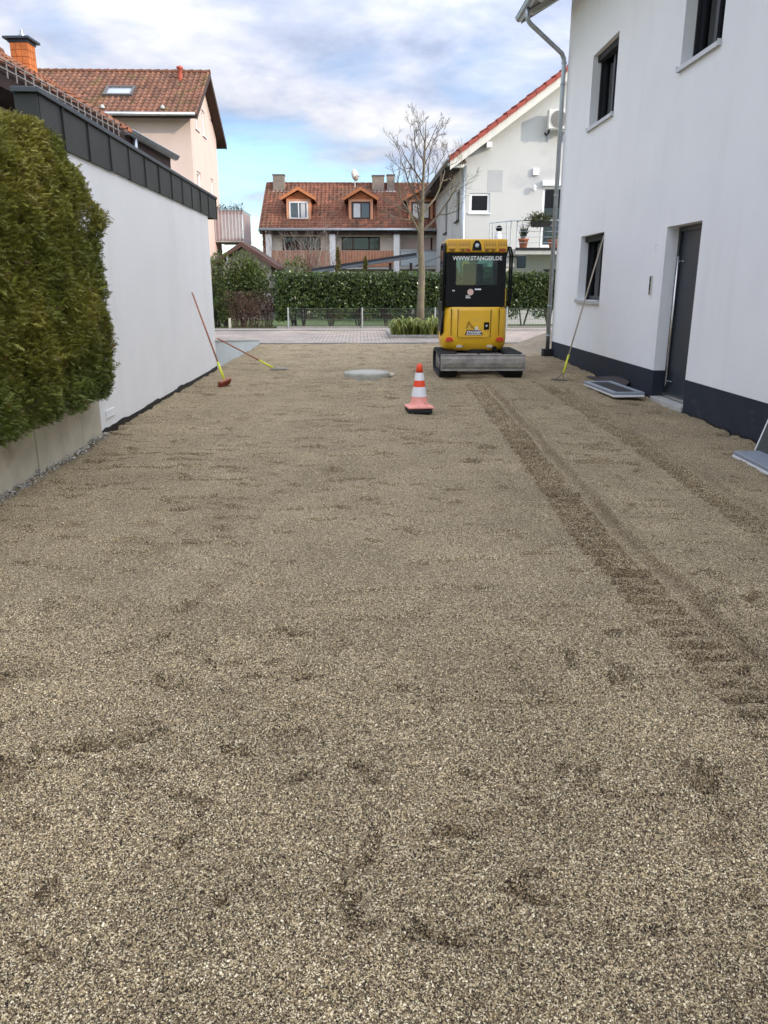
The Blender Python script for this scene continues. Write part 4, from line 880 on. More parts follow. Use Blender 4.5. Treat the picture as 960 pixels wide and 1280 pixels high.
        obj('pane', MB().box(-.44,.44,.012,.02,5.14,5.89,Md), mat('dormer_glass', (.06,.07,.08), .06, spec=.8) if cx < 3 else mat('dormer_blind', (.68,.64,.60), .6), d)
        if cx < 3: obj('net_curtain', MB().box(.12 if cx < -1 else -.40,.36 if cx < -1 else .0,.022,.026,5.16,5.87,Md), M_curtain, d)
        obj('flashing', MB().box(-.75,.75,.0,.14,4.93,4.995,Md), M_alu, d)
    for (x0,x1,z1,base) in ((-4.98,-4.33,7.66,6.75),(.76,1.45,7.64,6.75),(1.62,2.06,7.68,6.8)):
        c = obj('chimney', MB().box(x0,x1,48.2,48.8,6.2,z1), mat('chimney_grey', (.23,.195,.155), .9, .2, 4), h); obj('chimney_flashing', MB().box(x0-.06,x1+.06,48.1,48.85,base-.12,base+.03), M_alu, c); obj('chimney_cap', MB().box(x0-.03,x1+.03,48.17,48.83,z1,z1+.05), mat('cap_dark', (.10,.09,.08), .8), c)
    ds = obj('satellite_dish', MB().lathe([(.02,-.10),(.2,-.06),(.33,.02),(.345,.03)], (0,0,0), 18).xform(Matrix.Translation((-.25,48.6,7.72)) @ Euler((R(78),0,R(38))).to_matrix().to_4x4() @ Matrix.Scale(.8,4,(1,0,0))), mat('dish', (.62,.57,.48), .5), h, smooth=True)
    obj('dish_mast', MB().tube([(-.25,48.7,7.1),(-.25,48.7,7.75),(.05,48.35,7.6)], .025, 6), M_zinc, ds)
build_row_house()

def build_back_house():
    h = thing('gable_house', 'pale house with red verge tiles and balcony behind the excavator', 'house', (8, 38, 0))
    X0, YG, YB = 4.2, 33.0, 45.2; XR = 8.6; pit = .718; zw = lambda x: 6.62+(x-X0)*pit if x < XR else 6.62+(2*XR-x-X0)*pit
    Mg = frame_xf((0,YG,0), (1,0,0), (0,-1,0)); Ms = frame_xf((X0,0,0), (0,-1,0), (-1,0,0))
    holes = [(4.42,5.24,4.36,5.10),(7.35,8.35,3.05,5.36),(7.55,9.2,.6,2.2)]
    w = MB(); wall_faces(w, Mg, X0, 2*XR-X0, 0, 6.62, holes, .16); w.add([(X0,YG,6.62),(2*XR-X0,YG,6.62),(XR,YG,zw(XR))], [(0,1,2)])
    sh = [(-35.6,-34.5,4.2,5.4),(-40.2,-39.2,4.0,5.4)]
    wall_faces(w, Ms, -YB, -YG, 0, 6.62, sh, .14); w.quad((X0,YB,0),(13.0,YB,0),(13.0,YB,6.62),(X0,YB,6.62)); w.quad((13.0,YG,0),(13.0,YB,0),(13.0,YB,6.62),(13.0,YG,6.62))
    obj('wall', w, M_grey, h)
    window(h, Mg, 4.422,5.238,4.362,5.098, -.04, M_pvc, M_glassD, .09, (), (.03,.03,.05), M_pvc, M_room)
    dw = window(h, Mg, 7.352,8.348,3.052,5.358, -.04, M_pvc, M_glassD, .10, (), None, None, M_room, name='balcony_door'); obj('blind', MB().box(7.46,8.24,-.10,-.085,3.15,4.55,Mg), mat('pale_blind', (.50,.58,.57), .6, .06, 5, stretch=(.3,.3,12)), dw); obj('shutter_case', MB().box(7.3,8.4,.002,.16,5.37,5.56,Mg), M_pvc, dw)
    window(h, Mg, 7.552,9.198,.602,2.198, -.04, M_anth, M_glassD, .08, (.5,), None, None, M_dark)
    for q in sh: window(h, Ms, q[0]+.002,q[1]-.002,q[2]+.002,q[3]-.002, -.08, M_anth, M_glassD, .07, (.5,), (.05,.05,.09), M_anth, M_room)
    # patched render, vent and lamp
    obj('render_patch', MB().box(5.12,5.72,.002,.006,5.15,5.95,Mg), mat('patch_grey', (.45,.45,.44), .92, .05, 2), h)
    obj('vent_box', MB().box(6.90,7.14,.002,.10,5.76,6.02,Mg), M_pvc, h, bevel=.01); obj('wall_lamp', MB().lathe([(.03,0),(.07,.06),(.07,.22),(.03,.26)], (6.98,YG-.14,5.14), 12).box(6.95,7.01,YG-.14,YG-.001,5.24,5.30), M_pvc, h)
    # roof: slabs, white verge board, red verge tiles, gutter
    rf = MB(); ov = .62
    slope_slab(rf, X0-ov, zw(X0-ov)-.0, XR, zw(XR), YG-.40, YB+.3, .16); slope_slab(rf, 2*XR-X0+ov, zw(X0-ov), XR, zw(XR), YG-.40, YB+.3, .16); roof = obj('roof', rf, M_darkwood, h)
    for s in (1,-1):
        u = (0,1,0) if s < 0 else (0,-1,0); xe = X0-ov-.04 if s > 0 else 2*XR-X0+ov+.04; v = Vector((XR-xe,0,zw(XR)-zw(X0-ov)+.03)); oo = (xe, YB+.3, zw(X0-ov)+.17) if s > 0 else (xe, YG-.4, zw(X0-ov)+.17)
        roof_plane('roof_tiles', h, oo, u, v, YB-YG+.7, v.length, .3, .36, .05, .035, (.36,.085,.05), (.28,.07,.04), 21+s)
    obj('verge_board', MB().prism([(X0-ov-.02,YG-.44,zw(X0-ov)-.28),(XR,YG-.44,zw(XR)-.28),(XR,YG-.44,zw(XR)+.05),(X0-ov-.02,YG-.44,zw(X0-ov)+.05)], (0,.04,0)), mat('verge_cream', (.68,.66,.58), .7, .04, 3), roof)
    n = 14; dx = (XR-X0+ov+.05)/n
    for i in range(n):
        x = X0-ov-.05+i*dx; z = zw(x); obj('verge_tile', MB().prism([(x,YG-.49,z+.045),(x+dx*1.05,YG-.49,z+.045+dx*1.05*pit-.02),(x+dx*1.05,YG-.49,z+.20+dx*1.05*pit-.02),(x,YG-.49,z+.235)], (0,.22,0)), M_redverge, roof)
    obj('eave_soffit', MB().box(X0-ov,X0-.005,YG-.38,YB+.2,6.16,6.22), M_darkwood, roof)
    obj('gutter', MB().tube([(X0-ov-.09,YG-.42,6.27),(X0-ov-.09,YB+.3,6.27)], .085, 10), M_zinc, roof, smooth=True)
    obj('purlin_end', MB().box(X0+.78,X0+.98,YG-.40,YG-.003,6.72,6.92), M_pvc, roof)
    obj('downpipe', MB().tube([(X0-ov-.05,YG-.1,6.2),(X0-.5,YG-.12,6.10),(X0-.05,YG-.13,6.10)], .10, 12), M_pvc, h, smooth=True); obj('downpipe', MB().tube([(X0-.03,YG-.13,6.08),(X0-.03,YG-.13,.1)], .085, 12), M_zinc, h, smooth=True)
    # balcony with steel railing, its pillar and stair
    b = obj('balcony', MB().box(6.08,9.8,31.5,32.995,2.72,2.93), M_concL, h); obj('slab_edge', MB().box(6.06,9.8,31.46,31.497,2.88,2.97), M_black, b)
    rl = MB()
    for x in np.arange(6.1,9.8,.92): rl.tube([(x,31.52,2.75),(x,31.52,3.98)], .022, 8)
    for z in (3.15,3.36,3.57,3.78): rl.tube([(6.1,31.52,z),(9.8,31.52,z)], .009, 6)
    rl.tube([(5.88,31.52,3.96),(9.8,31.52,3.98)], .025, 8); obj('railing', rl, M_zinc, b)
    rl = MB()
    for x in (5.05,5.18,5.72,5.88): rl.tube([(x,31.6,2.4),(x,31.6,3.9+.06*(x-5)/.9)], .022, 8)
    for z in (3.1,3.3,3.5,3.7): rl.tube([(5.05,31.6,z),(5.9,31.6,z)], .009, 6)
    rl.tube([(5.02,31.6,3.87),(5.9,31.6,3.97)], .025, 8); obj('stair_railing', rl, M_zinc, b)
    obj('stair_landing', MB().box(5.0,6.055,31.55,32.99,2.25,2.40), M_concL, b)
    obj('pillar', MB().box(5.62,5.86,31.6,31.84,0,2.245), M_cream, h)
    # outdoor air conditioner on brackets
    a = thing('air_conditioner', 'white outdoor air conditioner unit on the pale gable wall', 'air conditioner', (7.75, YG-.4, 7.35))
    obj('housing', MB().box(7.32,8.2,YG-.52,YG-.18,7.36,8.05), mat('ac_white', (.68,.66,.60), .5, .05, 4), a, bevel=.02); fr = MB()
    for r in (.10,.17,.24,.30): fr.lathe([(r-.007,0),(r+.007,0),(r+.007,.014),(r-.007,.014)], (0,0,0), 28, cap=False)
    for k in range(10): q = k*math.pi/5; fr.tube([(0.04*math.cos(q),.04*math.sin(q),.006),(.31*math.cos(q),.31*math.sin(q),.006)], .005, 4)
    fr.xform(Matrix.Translation((7.70,YG-.525,7.70)) @ Euler((R(90),0,0)).to_matrix().to_4x4()); obj('fan_grille', fr, mat('grille', (.36,.34,.30), .6), a)
    obj('fan_opening', MB().lathe([(.29,0),(.29,.004)], (0,0,0), 28).xform(Matrix.Translation((7.70,YG-.5215,7.70)) @ Euler((R(90),0,0)).to_matrix().to_4x4()), mat('fan_dark', (.20,.19,.17), .7), a)
    for x in (7.42,8.02): obj('bracket', MB().box(x,x+.04,YG-.50,YG-.002,7.29,7.34).box(x,x+.04,YG-.05,YG-.002,7.0,7.29), M_zinc, a)
    obj('coolant_pipe', MB().tube([(7.40,YG-.3,7.36),(7.38,YG-.28,7.24),(7.34,YG-.1,7.2),(7.30,YG-.02,7.3)], .03, 8), M_black, a)
    # pots and planter
    def pot(x, y, z, r, hh, lab):
        p = thing('potted_plant', lab, 'potted plant', (x,y,z)); obj('pot', MB().lathe([(r*.68,0),(r*.95,hh*.8),(r*1.06,hh*.82),(r*1.06,hh),(r*.9,hh),(r*.88,hh*.9)], (0,0,0), 16), M_pot, p, world=False, smooth=True); return p
    p = pot(6.42,31.75,2.975,.20,.34,'spiky dark potted plant in a terracotta pot on the balcony'); n = 60
    T = [(0,-.05,0),(0,.05,0),(.55,.045,.03),(.55,-.045,.03),(1,0,.0)]; D = rng.normal(0,.45,(n,3)); D[:,2] = np.abs(D[:,2])+.75; P = np.tile([0,0,.3],(n,1))+rng.normal(0,.05,(n,3)); P[:,2] = rng.uniform(.3,.55,n)
    V, FF, cc = scatter([(0,-.05,0),(0,.05,0),(.6,.045,.03),(1,0,0)], [(0,1,2,3)], P, frames(D, rng.uniform(0,6,n)), rng.uniform(.25,.5,n), np.array([.03,.05,.022])*rng.uniform(.6,1.4,(n,1))); link('leaves', np_mesh('leaves', V, FF, cc), M_leafgl, p)
    p = pot(7.62,31.75,2.975,.24,.30,'wide terracotta pot beside the house downpipe on the balcony'); n = 70; D = rng.normal(0,.7,(n,3)); D[:,2] = np.abs(D[:,2])+.4; P = rng.normal(0,.07,(n,3)); P[:,2] = rng.uniform(.26,.34,n)
    V, FF, cc = scatter([(0,-.1,0),(.5,-.16,.03),(1,0,0),(.5,.16,.03)], [(0,1,2,3)], P, frames(D, rng.uniform(0,6,n)), rng.uniform(.1,.22,n), np.array([.05,.08,.03])*rng.uniform(.6,1.4,(n,1))); link('leaves', np_mesh('leaves', V, FF, cc), M_leaf, p)
    p = thing('hanging_planter', 'trough of bushy green heather hung on the balcony rail', 'planter', (6.98,31.38,3.72)); obj('trough', MB().prism([(-.34,-.10,0),(.34,-.10,0),(.40,-.13,.2),(-.40,-.13,.2)], (0,.24,0)), M_black, p, world=False)
    n = 700; P = rng.normal(0,1,(n,3))*np.array([.21,.10,.10])+np.array([-.05,0,.28]); P[:,2] = np.abs(P[:,2]); V, FF, cc = scatter([(0,-.12,0),(.5,-.16,.03),(1,0,0),(.5,.16,.03)], [(0,1,2,3)], P, frames(P-np.array([0,0,.1])+rng.normal(0,.08,(n,3)), rng.uniform(0,6,n)), rng.uniform(.06,.14,n), np.array([.055,.065,.022])*rng.uniform(.4,1.6,(n,1))); link('foliage', np_mesh('foliage', V, FF, cc), M_leaf, p)
    g = thing('ornament', 'small black and white garden ornament on the stair landing', 'ornament', (5.42,31.75,2.40))
    obj('body', MB().lathe([(.02,.75),(.12,.78),(.15,.92),(.12,1.12),(.05,1.2)], (0,0,0), 12), M_pvc, g, world=False, smooth=True); obj('head', MB().lathe([(.03,0),(.11,.04),(.13,.12),(.09,.2),(.01,.23)], (0.02,0,1.17), 12), M_blackp, g, world=False, smooth=True); obj('stand', MB().tube([(0,0,0),(0,0,.77)], .03, 8), M_blackp, g, world=False)
build_back_house()

# ------------------------------------------------------------------ gardens across the street
LEAF = [(0,0,0),(.45,-.22,.05),(1,0,-.04),(.45,.22,.05)]
def leaf_mass(n, P, spread, size, colA, colB, up=.3, out=None):
    D = rng.normal(0, 1, (n,3))*spread+np.array([0,0,up])
    if out is not None: D = D+out
    t = rng.random((n,1)); cols = (np.array(colA)*(1-t)+np.array(colB)*t)*rng.uniform(.6,1.4,(n,1))
    return scatter(LEAF, [(0,1,2,3)], P, frames(D, rng.uniform(0,6.28,n)), rng.uniform(size[0],size[1],n), cols)
def build_laurel():
    h = thing('laurel_hedge', 'long clipped glossy cherry laurel hedge behind the wire fence', 'hedge', (2, 29.6, 0))
    n = 26000; L0 = np.array(h.location)
    u = rng.random(n); P = np.zeros((n,3)); out = np.zeros((n,3))
    fr = u < .72; tp = (u >= .72) & (u < .9); en = u >= .9
    P[fr] = np.stack([rng.uniform(-3.05,8.0,fr.sum()), np.full(fr.sum(), 29.05), rng.uniform(.42,2.0,fr.sum())], 1); out[fr] = (0,-1,.1)
    P[tp] = np.stack([rng.uniform(-3.05,8.0,tp.sum()), rng.uniform(29.05,30.1,tp.sum()), np.full(tp.sum(), 1.98)], 1); out[tp] = (0,-.2,1)
    P[en] = np.stack([np.full(en.sum(), -3.05), rng.uniform(29.05,30.1,en.sum()), rng.uniform(.3,2.0,en.sum())], 1); out[en] = (-1,0,0)
    P[:,1] += np.where(fr, .10*vnoise(P[:,0]*2.5, P[:,2]*2.5, 71), 0); P[:,2] += np.where(tp, .06*vnoise(P[:,0]*2.0, P[:,1]*2, 72), 0)
    # the foot hangs lower round every plant and leaves gaps between
    low = fr & (P[:,2] < .8); foot = .50+.22*np.cos((P[:,0]+2.1)/1.02*2*math.pi)+.10*vnoise(P[:,0]*5, P[:,0]*0, 73)
    keep = ~(low & (P[:,2] < foot)); P[:,:] -= out*(rng.random(n)**1.5*.28)[:,None]
    P = P[keep]; out = out[keep]; n = len(P)
    D = rng.normal(0,.75,(n,3))+out*.35+np.array([0,0,.25]); t = rng.random((n,1)); cols = (np.array([.030,.056,.016])*(1-t)+np.array([.110,.155,.042])*t)*rng.uniform(.7,1.35,(n,1))
    b = rng.random(n) < .035; cols[b] = np.array([.13,.14,.05])
    V, FF, cc = scatter(LEAF, [(0,1,2,3)], P, frames(D, rng.uniform(0,6.28,n)), rng.uniform(.07,.15,n), cols); link('foliage', np_mesh('foliage', V-L0, FF, cc), M_leafgl, h)
    obj('dark_core', MB().box(-2.9,8.0,29.35,29.95,.72,1.84), mat('hedge_core_dark2', (.012,.014,.007), .95, .4, 20, .03, 20), h)  # solid dark core, a light block like the one in the thuja hedge
    for i in range(11):
        x = -2.1+i*1.02
        for k in range(4):
            a = random.uniform(-.28,.28); obj('stem', MB().tube([(x+a*.15,29.55+random.uniform(-.05,.05),0),(x+a*.6,29.5,.4),(x+a*1.3,29.45,.95)], [.032,.026,.018], 6), M_twig, h)
build_laurel()
def build_fence():
    f = thing('wire_fence', 'low galvanised wire mesh fence along the far pavement', 'fence', (0, 28.6, 0))
    k = MB().box(-3.0,8.2,28.55,28.65,-.05,.14); obj('base_board', k, M_kerb, f)
    px = [-2.58,.075,2.70,5.30,7.9]
    for x in px: obj('post', MB().box(x-.025,x+.025,28.52,28.58,0,.80), mat('galvanised', (.36,.38,.37), .6, .1, 8, metal=.2), f)
    wm = mat('wire_green_grey', (.10,.13,.11), .6, metal=.2)
    for a, b in zip(px[:-1], px[1:]):
        p = MB()
        for z in (.18,.38,.58,.76): p.box(a+.03,b-.03,28.53,28.54,z,z+.008)
        x = a+.06
        while x < b-.04: p.box(x-.0025,x+.0025,28.540,28.545,.15,.78); x += .055
        o = obj('mesh_panel', p, wm, f)
build_fence()

def branch(mb, p, d, L, r, depth, out, wander=.18):
    """one wandering shoot with side shoots"""
    n = 5; pts = [p.copy()]; rad = [r]; dd = d.copy(); kids = []
    for i in range(n):
        dd = (dd+Vector((random.gauss(0,wander),random.gauss(0,wander),random.gauss(.10,wander*.6)))).normalized(); p = p+dd*(L/n); pts.append(p.copy()); rad.append(r*(1-.62*(i+1)/n))
        if depth > 0 and i >= 1: kids.append((p.copy(), dd.copy(), rad[-1], i))
    mb.tube(pts, rad, 6 if r > .02 else 4, cap=False)
    for (q, e, rr, i) in kids:
        for _ in range(1 if depth > 1 or random.random() < .35 else 2):
            if random.random() < .05: continue
            a = Vector((random.gauss(0,1),random.gauss(0,1),random.gauss(.15,.6))); a = (a-e*a.dot(e)).normalized(); nd = (e*random.uniform(.55,.95)+a*random.uniform(.6,.95)).normalized()
            branch(mb, q, nd, L*random.uniform(.42,.66)*(1-.06*i), max(.0045, rr*.62), depth-1, out, wander)
def build_tree():
    random.seed(23)
    t = thing('street_tree', 'bare young street tree standing in the planted bed', 'tree', (1.93, 25.5, 0))
    tr = [(0,0,0),(.01,.01,.9),(.035,0,1.9),(-.02,.02,2.8),(-.015,.01,3.25)]
    obj('trunk', MB().tube(tr+[(0.02,0,4.0),(.05,.02,4.9),(.08,0,5.7),(.10,.02,6.35)], [.155,.115,.105,.10,.095,.06,.04,.022,.008], 12), M_bark, t, world=False, smooth=True)
    heads = [(3.05,-150,.50,2.0,.046),(3.15,-15,.55,2.2,.048),(3.25,80,.7,1.5,.036),(3.4,-95,.8,1.5,.032),(3.45,170,.62,1.95,.042),(3.7,15,.75,2.0,.040),(3.9,-130,.85,1.7,.034),(4.05,200,.9,1.6,.030),(4.2,70,1.0,1.5,.028),(4.3,-10,1.1,1.75,.032),(4.55,185,1.1,1.6,.030),(4.8,-70,1.3,1.3,.022),(5.0,30,1.4,1.35,.022),(5.2,170,1.5,1.2,.020),(5.45,-20,1.7,1.0,.019),(5.7,150,2,.9,.019)]
    for z, az, up, L, r in heads:
        mb = MB(); a = R(az); d = Vector((math.cos(a),math.sin(a),up)).normalized(); x = np.interp(z, [3.25,4,4.9,5.7,6.35], [-.015,.02,.05,.08,.10])
        branch(mb, Vector((float(x),0.01,z)), d, L*.86, r*.88, 3 if r > .018 else 2, None); obj('limb', mb, M_bark if r > .038 else M_twig, t, world=False, smooth=True)
    # bed with edging and strap-leaved plants
    b = thing('planting_bed', 'small kerbed earth bed round the street tree', 'planting bed', (1.9, 25.2, 0))
    obj('soil', MB().box(.98,3.3,23.85,26.5,-.1,.085), M_soil, b); e = MB().box(.86,3.42,23.72,23.845,-.1,.12).box(.86,.975,23.85,26.5,-.1,.12).box(3.305,3.42,23.85,26.5,-.1,.12).box(.86,3.42,26.505,26.62,-.1,.12); obj('edging', e, M_kerb, b, bevel=.01)
    T = []; F = []; n = 7
    for i in range(n+1):
        s = i/n; w = .030*(1-s**2.2)+.001; x = .62*s**1.15*.62; z = .62*s-.42*s*s*s; T += [(x,-w,z),(x,w,z)]
    for i in range(n): F.append((2*i,2*i+1,2*i+3,2*i+2))
    for k, (cx, cy) in enumerate([(1.20,24.15),(1.62,24.35),(2.05,24.10),(2.5,24.3),(2.95,24.2),(1.35,25.0),(2.4,25.2),(3.0,25.1)]):
        c = thing('strap_leaf_plant', 'clump of arching yellow green strap leaves under the street tree', 'plant', (cx,cy,.08), 'strap leaved plants in the tree bed'); m = 95
        az = rng.uniform(0,2*math.pi,m); Mz = np.zeros((m,3,3)); Mz[:,0,0] = np.cos(az); Mz[:,0,1] = -np.sin(az); Mz[:,1,0] = np.sin(az); Mz[:,1,1] = np.cos(az); Mz[:,2,2] = 1
        S = np.stack([rng.uniform(.35,1.4,m), rng.uniform(.6,1.0,m), rng.uniform(.9,1.6,m)], 1)*rng.uniform(.85,1.25,(m,1)); t_ = rng.random((m,1)); col = (np.array([.12,.16,.03])*(1-t_)+np.array([.30,.31,.085])*t_)*rng.uniform(.8,1.2,(m,1))
        V, FF, cc = scatter(T, F, rng.normal(0,.10,(m,3))*np.array([1,1,0]), Mz, S, col); link('leaves', np_mesh('leaves', V, FF, cc), M_leaf, c)
build_tree()

def conifer(name, label, loc, H, W, colA, colB, n, cat='shrub', size=(.05,.12), lumps=7, seed=1, mat_=None, flat=.8, twigs=True):
    r = np.random.default_rng(seed); t = thing(name, label, cat, loc)
    C_ = np.stack([r.normal(0,W*.22,lumps), r.normal(0,W*.16,lumps), r.uniform(.28,.8,lumps)*H], 1); Rr = r.uniform(.24,.40,lumps)*W
    k = r.integers(0, lumps, n); d = r.normal(size=(n,3)); d /= np.linalg.norm(d,axis=1,keepdims=True); rad = Rr[k]*(r.random(n)**.33)
    P = C_[k]+d*rad[:,None]*np.array([1,1,1.15]); P[:,2] = np.clip(P[:,2], .05, None)
    V, FF, cc = leaf_mass(n, P, .6, size, colA, colB, .35, d*.8); link('foliage', np_mesh('foliage', V, FF, cc), mat_ or M_leaf, t)
    if twigs:
        mb = MB()
        for i in range(5): c = C_[i % lumps]; mb.tube([(random.uniform(-.1,.1),0,0),(c[0]*.5,c[1]*.5,c[2]*.55),tuple(c)], [.04,.03,.012], 6)
        obj('stems', mb, M_twig, t, world=False)
    return t
def twig_shrub(name, label, loc, H, W, n, col, seed, depth=2, r=.012, spread=.5, mat_name=None, D=None):
    random.seed(seed); t = thing(name, label, 'shrub', loc); m = mat(mat_name or name+'_twig', col, .9, .3, 10); mb = MB()
    for i in range(n):
        x = random.uniform(-W/2,W/2); y = random.uniform(-(D or W*.5)/2,(D or W*.5)/2); d = Vector((random.gauss(0,spread),random.gauss(0,spread*.6),1)).normalized(); branch(mb, Vector((x,y,0)), d, H*random.uniform(.6,1.0), r*random.uniform(.6,1.2), depth, None, .12)
    obj('twigs', mb, m, t, world=False); return t
def build_garden():
    conifer('evergreen_bush', 'large dark green evergreen bush in front of the small shed', (-4.45,30.6,0), 2.75, 2.1, (.042,.068,.016), (.110,.135,.028), 9000, lumps=14, seed=4, size=(.07,.16))
    conifer('evergreen_bush', 'dark rounded bush at the corner of the pink house', (-5.55,31.0,0), 1.9, 1.1, (.022,.038,.012), (.055,.075,.022), 2600, lumps=8, seed=5, size=(.06,.13))
    conifer('upright_conifer', 'narrow upright mid green conifer beside the dry brown hedge', (-5.0,29.6,0), 1.45, .75, (.055,.085,.018), (.11,.14,.03), 2600, lumps=8, seed=6, size=(.05,.11))
    conifer('laurel_bush', 'taller light green bush rising behind the hedge end', (-2.55,30.9,0), 2.55, 1.5, (.045,.075,.018), (.11,.15,.035), 4200, lumps=9, seed=7, size=(.07,.15))
    # dry beech hedge: twigs with brown leaves
    t = twig_shrub('beech_hedge', 'dry brown leafless hedge left of the laurel hedge', (-4.05,29.6,0), 1.15, 1.55, 90, (.12,.075,.055), 5, 1, .010, .16, D=.5)
    n = 5200; P = np.stack([rng.uniform(-.85,.85,n), rng.uniform(-.35,.3,n), np.clip(rng.normal(.8,.30,n),.12,1.32)], 1); V, FF, cc = leaf_mass(n, P, .9, (.03,.075), (.085,.05,.034), (.20,.125,.09), .1); link('dry_leaves', np_mesh('dry_leaves', V, FF, cc), M_leaf, t)
    conifer('lavender_bush', 'small pale grey green bush at the foot of the pink house', (-5.6,29.3,0), .62, .7, (.12,.13,.085), (.24,.25,.19), 900, lumps=5, seed=8, size=(.04,.09))
    tag(obj('bollard', MB().box(-4.78,-4.70,28.9,28.98,0,.42), mat('marker_post', (.52,.50,.38), .7)), 'short pale marker post in front of the dry hedge', 'post')
    # grass verge
    n = 9000; P = np.stack([rng.uniform(-7,-2.6,n), rng.uniform(28.45,29.3,n), np.full(n,.0)], 1); T = [(0,-.08,0),(0,.08,0),(1,0,.12)]; t_ = rng.random((n,1)); col = np.array([.08,.10,.025])*(1-t_)+np.array([.19,.19,.07])*t_
    D = rng.normal(0,.35,(n,3))+np.array([0,0,1]); V, FF, cc = scatter(T, [(0,1,2)], P, frames(D, rng.uniform(0,6,n)), rng.uniform(.04,.11,n), col); tag(link('grass_verge', np_mesh('grass_verge', V, FF, cc), M_leaf), 'short rough grass along the pavement edge', 'grass', kind='stuff')
    # garden shed with brown gabled roof
    s = thing('garden_shed', 'small shed with brown gabled roof behind the evergreen bush', 'shed', (-5.3,38,0)); w = MB().prism([(-6.3,37.4,0),(-4.1,37.4,0),(-4.1,37.4,2.45),(-5.35,37.4,3.25),(-6.3,37.4,2.5)], (0,4,0)); obj('wall', w, mat('shed_wall', (.36,.33,.30), .9, .08, 2), s)
    for x1, z1 in ((-6.75,2.42),(-3.75,2.28)): obj('roof', MB().prism([(-5.35,37.0,3.32),(x1,37.0,z1),(x1,37.0,z1+.12),(-5.35,37.0,3.46)], (0,4.8,0)), mat('shed_roof', (.115,.06,.045), .85, .25, 5), s)
    for x1, z1 in ((-6.78,2.36),(-3.72,2.22)): obj('barge_board', MB().prism([(-5.35,36.96,3.24),(x1,36.96,z1),(x1,36.96,z1+.18),(-5.35,36.96,3.46)], (0,.035,0)), mat('shed_barge', (.09,.045,.035), .8), s)
    obj('post', MB().box(-6.05,-5.97,36.98,37.06,0,2.9), M_zinc, s)
    # red planted panel / tile edge next to the shed
    # lean-to with a sloping dark roof
    c = thing('carport', 'open lean-to with sloping black roof edge below the balconies', 'carport', (-.2,38,0))
    obj('roof', MB().prism([(-2.2,37.0,2.16),(2.6,37.0,2.86),(2.6,37.0,3.0),(-2.2,37.0,2.30)], (0,4,0)), mat('roofing_felt', (.03,.03,.034), .6, .1, 4), c); obj('roof_edge', MB().prism([(-2.22,36.95,2.08),(2.62,36.95,2.78),(2.62,36.95,2.88),(-2.22,36.95,2.18)], (0,.045,0)), mat('felt_edge', (.16,.18,.20), .5), c)
    obj('back_wall', MB().box(-2.1,2.5,40.8,40.9,0,2.15), mat('red_brown_boards', (.10,.035,.02), .8, .2, 4), c)
    for x in (-1.8,1.4,2.35): obj('post', MB().box(x-.06,x+.06,37.1,37.22,0,2.18 if x < 0 else 2.55), M_darkwood, c)
    c = thing('carport', 'second grey sheet roof beside the street tree trunk', 'carport', (3.6,37.5,0)); obj('roof', MB().prism([(2.75,36.5,2.45),(4.15,36.5,2.95),(4.15,36.5,3.03),(2.75,36.5,2.53)], (0,3,0)), mat('sheet_grey', (.24,.26,.28), .5, .1, 4), c)
    for x in (2.85,4.05): obj('post', MB().box(x-.04,x+.04,36.6,36.68,0,2.44+.2*(x-2.8)), M_darkwood, c)
    # bare and half-bare shrubs below the balconies
    twig_shrub('hanging_twig_shrub', 'pale bare twiggy shrub in front of the left balcony', (-3.1,41.5,0), 4.1, 2.8, 44, (.40,.33,.26), 9, 1, .030, .12)
    twig_shrub('red_twig_shrub', 'reddish brown bare shrub in front of the balcony boards', (-2.1,38.5,0), 2.9, 1.8, 20, (.17,.075,.05), 10, 2, .028, .30)
    for i, (x, y, H, lb) in enumerate([(-.98,36.5,3.15,'taller slim yellowish conifer above the hedge'), (.25,36.5,2.75,'shorter slim yellowish conifer above the hedge beside the black roof')]):
        t = thing('slim_conifer', lb, 'conifer', (x,y,0)); n = 1500; z = rng.random(n)*H; rr = .22*(1-(z/H)**1.6)+.03; a = rng.uniform(0,6.28,n); P = np.stack([np.cos(a)*rr*rng.random(n)**.4, np.sin(a)*rr*rng.random(n)**.4, z], 1); V, FF, cc = leaf_mass(n, P, .5, (.06,.14), (.12,.10,.025), (.26,.20,.05), .9); link('foliage', np_mesh('foliage', V, FF, cc), M_leaf, t); obj('trunk', MB().tube([(0,0,0),(0,0,H*.9)], [.05,.01], 6), M_twig, t, world=False)
    twig_shrub('bare_tree', 'thin bare tree beyond the pink house balcony', (-7.3,52,0), 6.2, .6, 5, (.22,.20,.18), 14, 2, .03, .28)
build_garden()

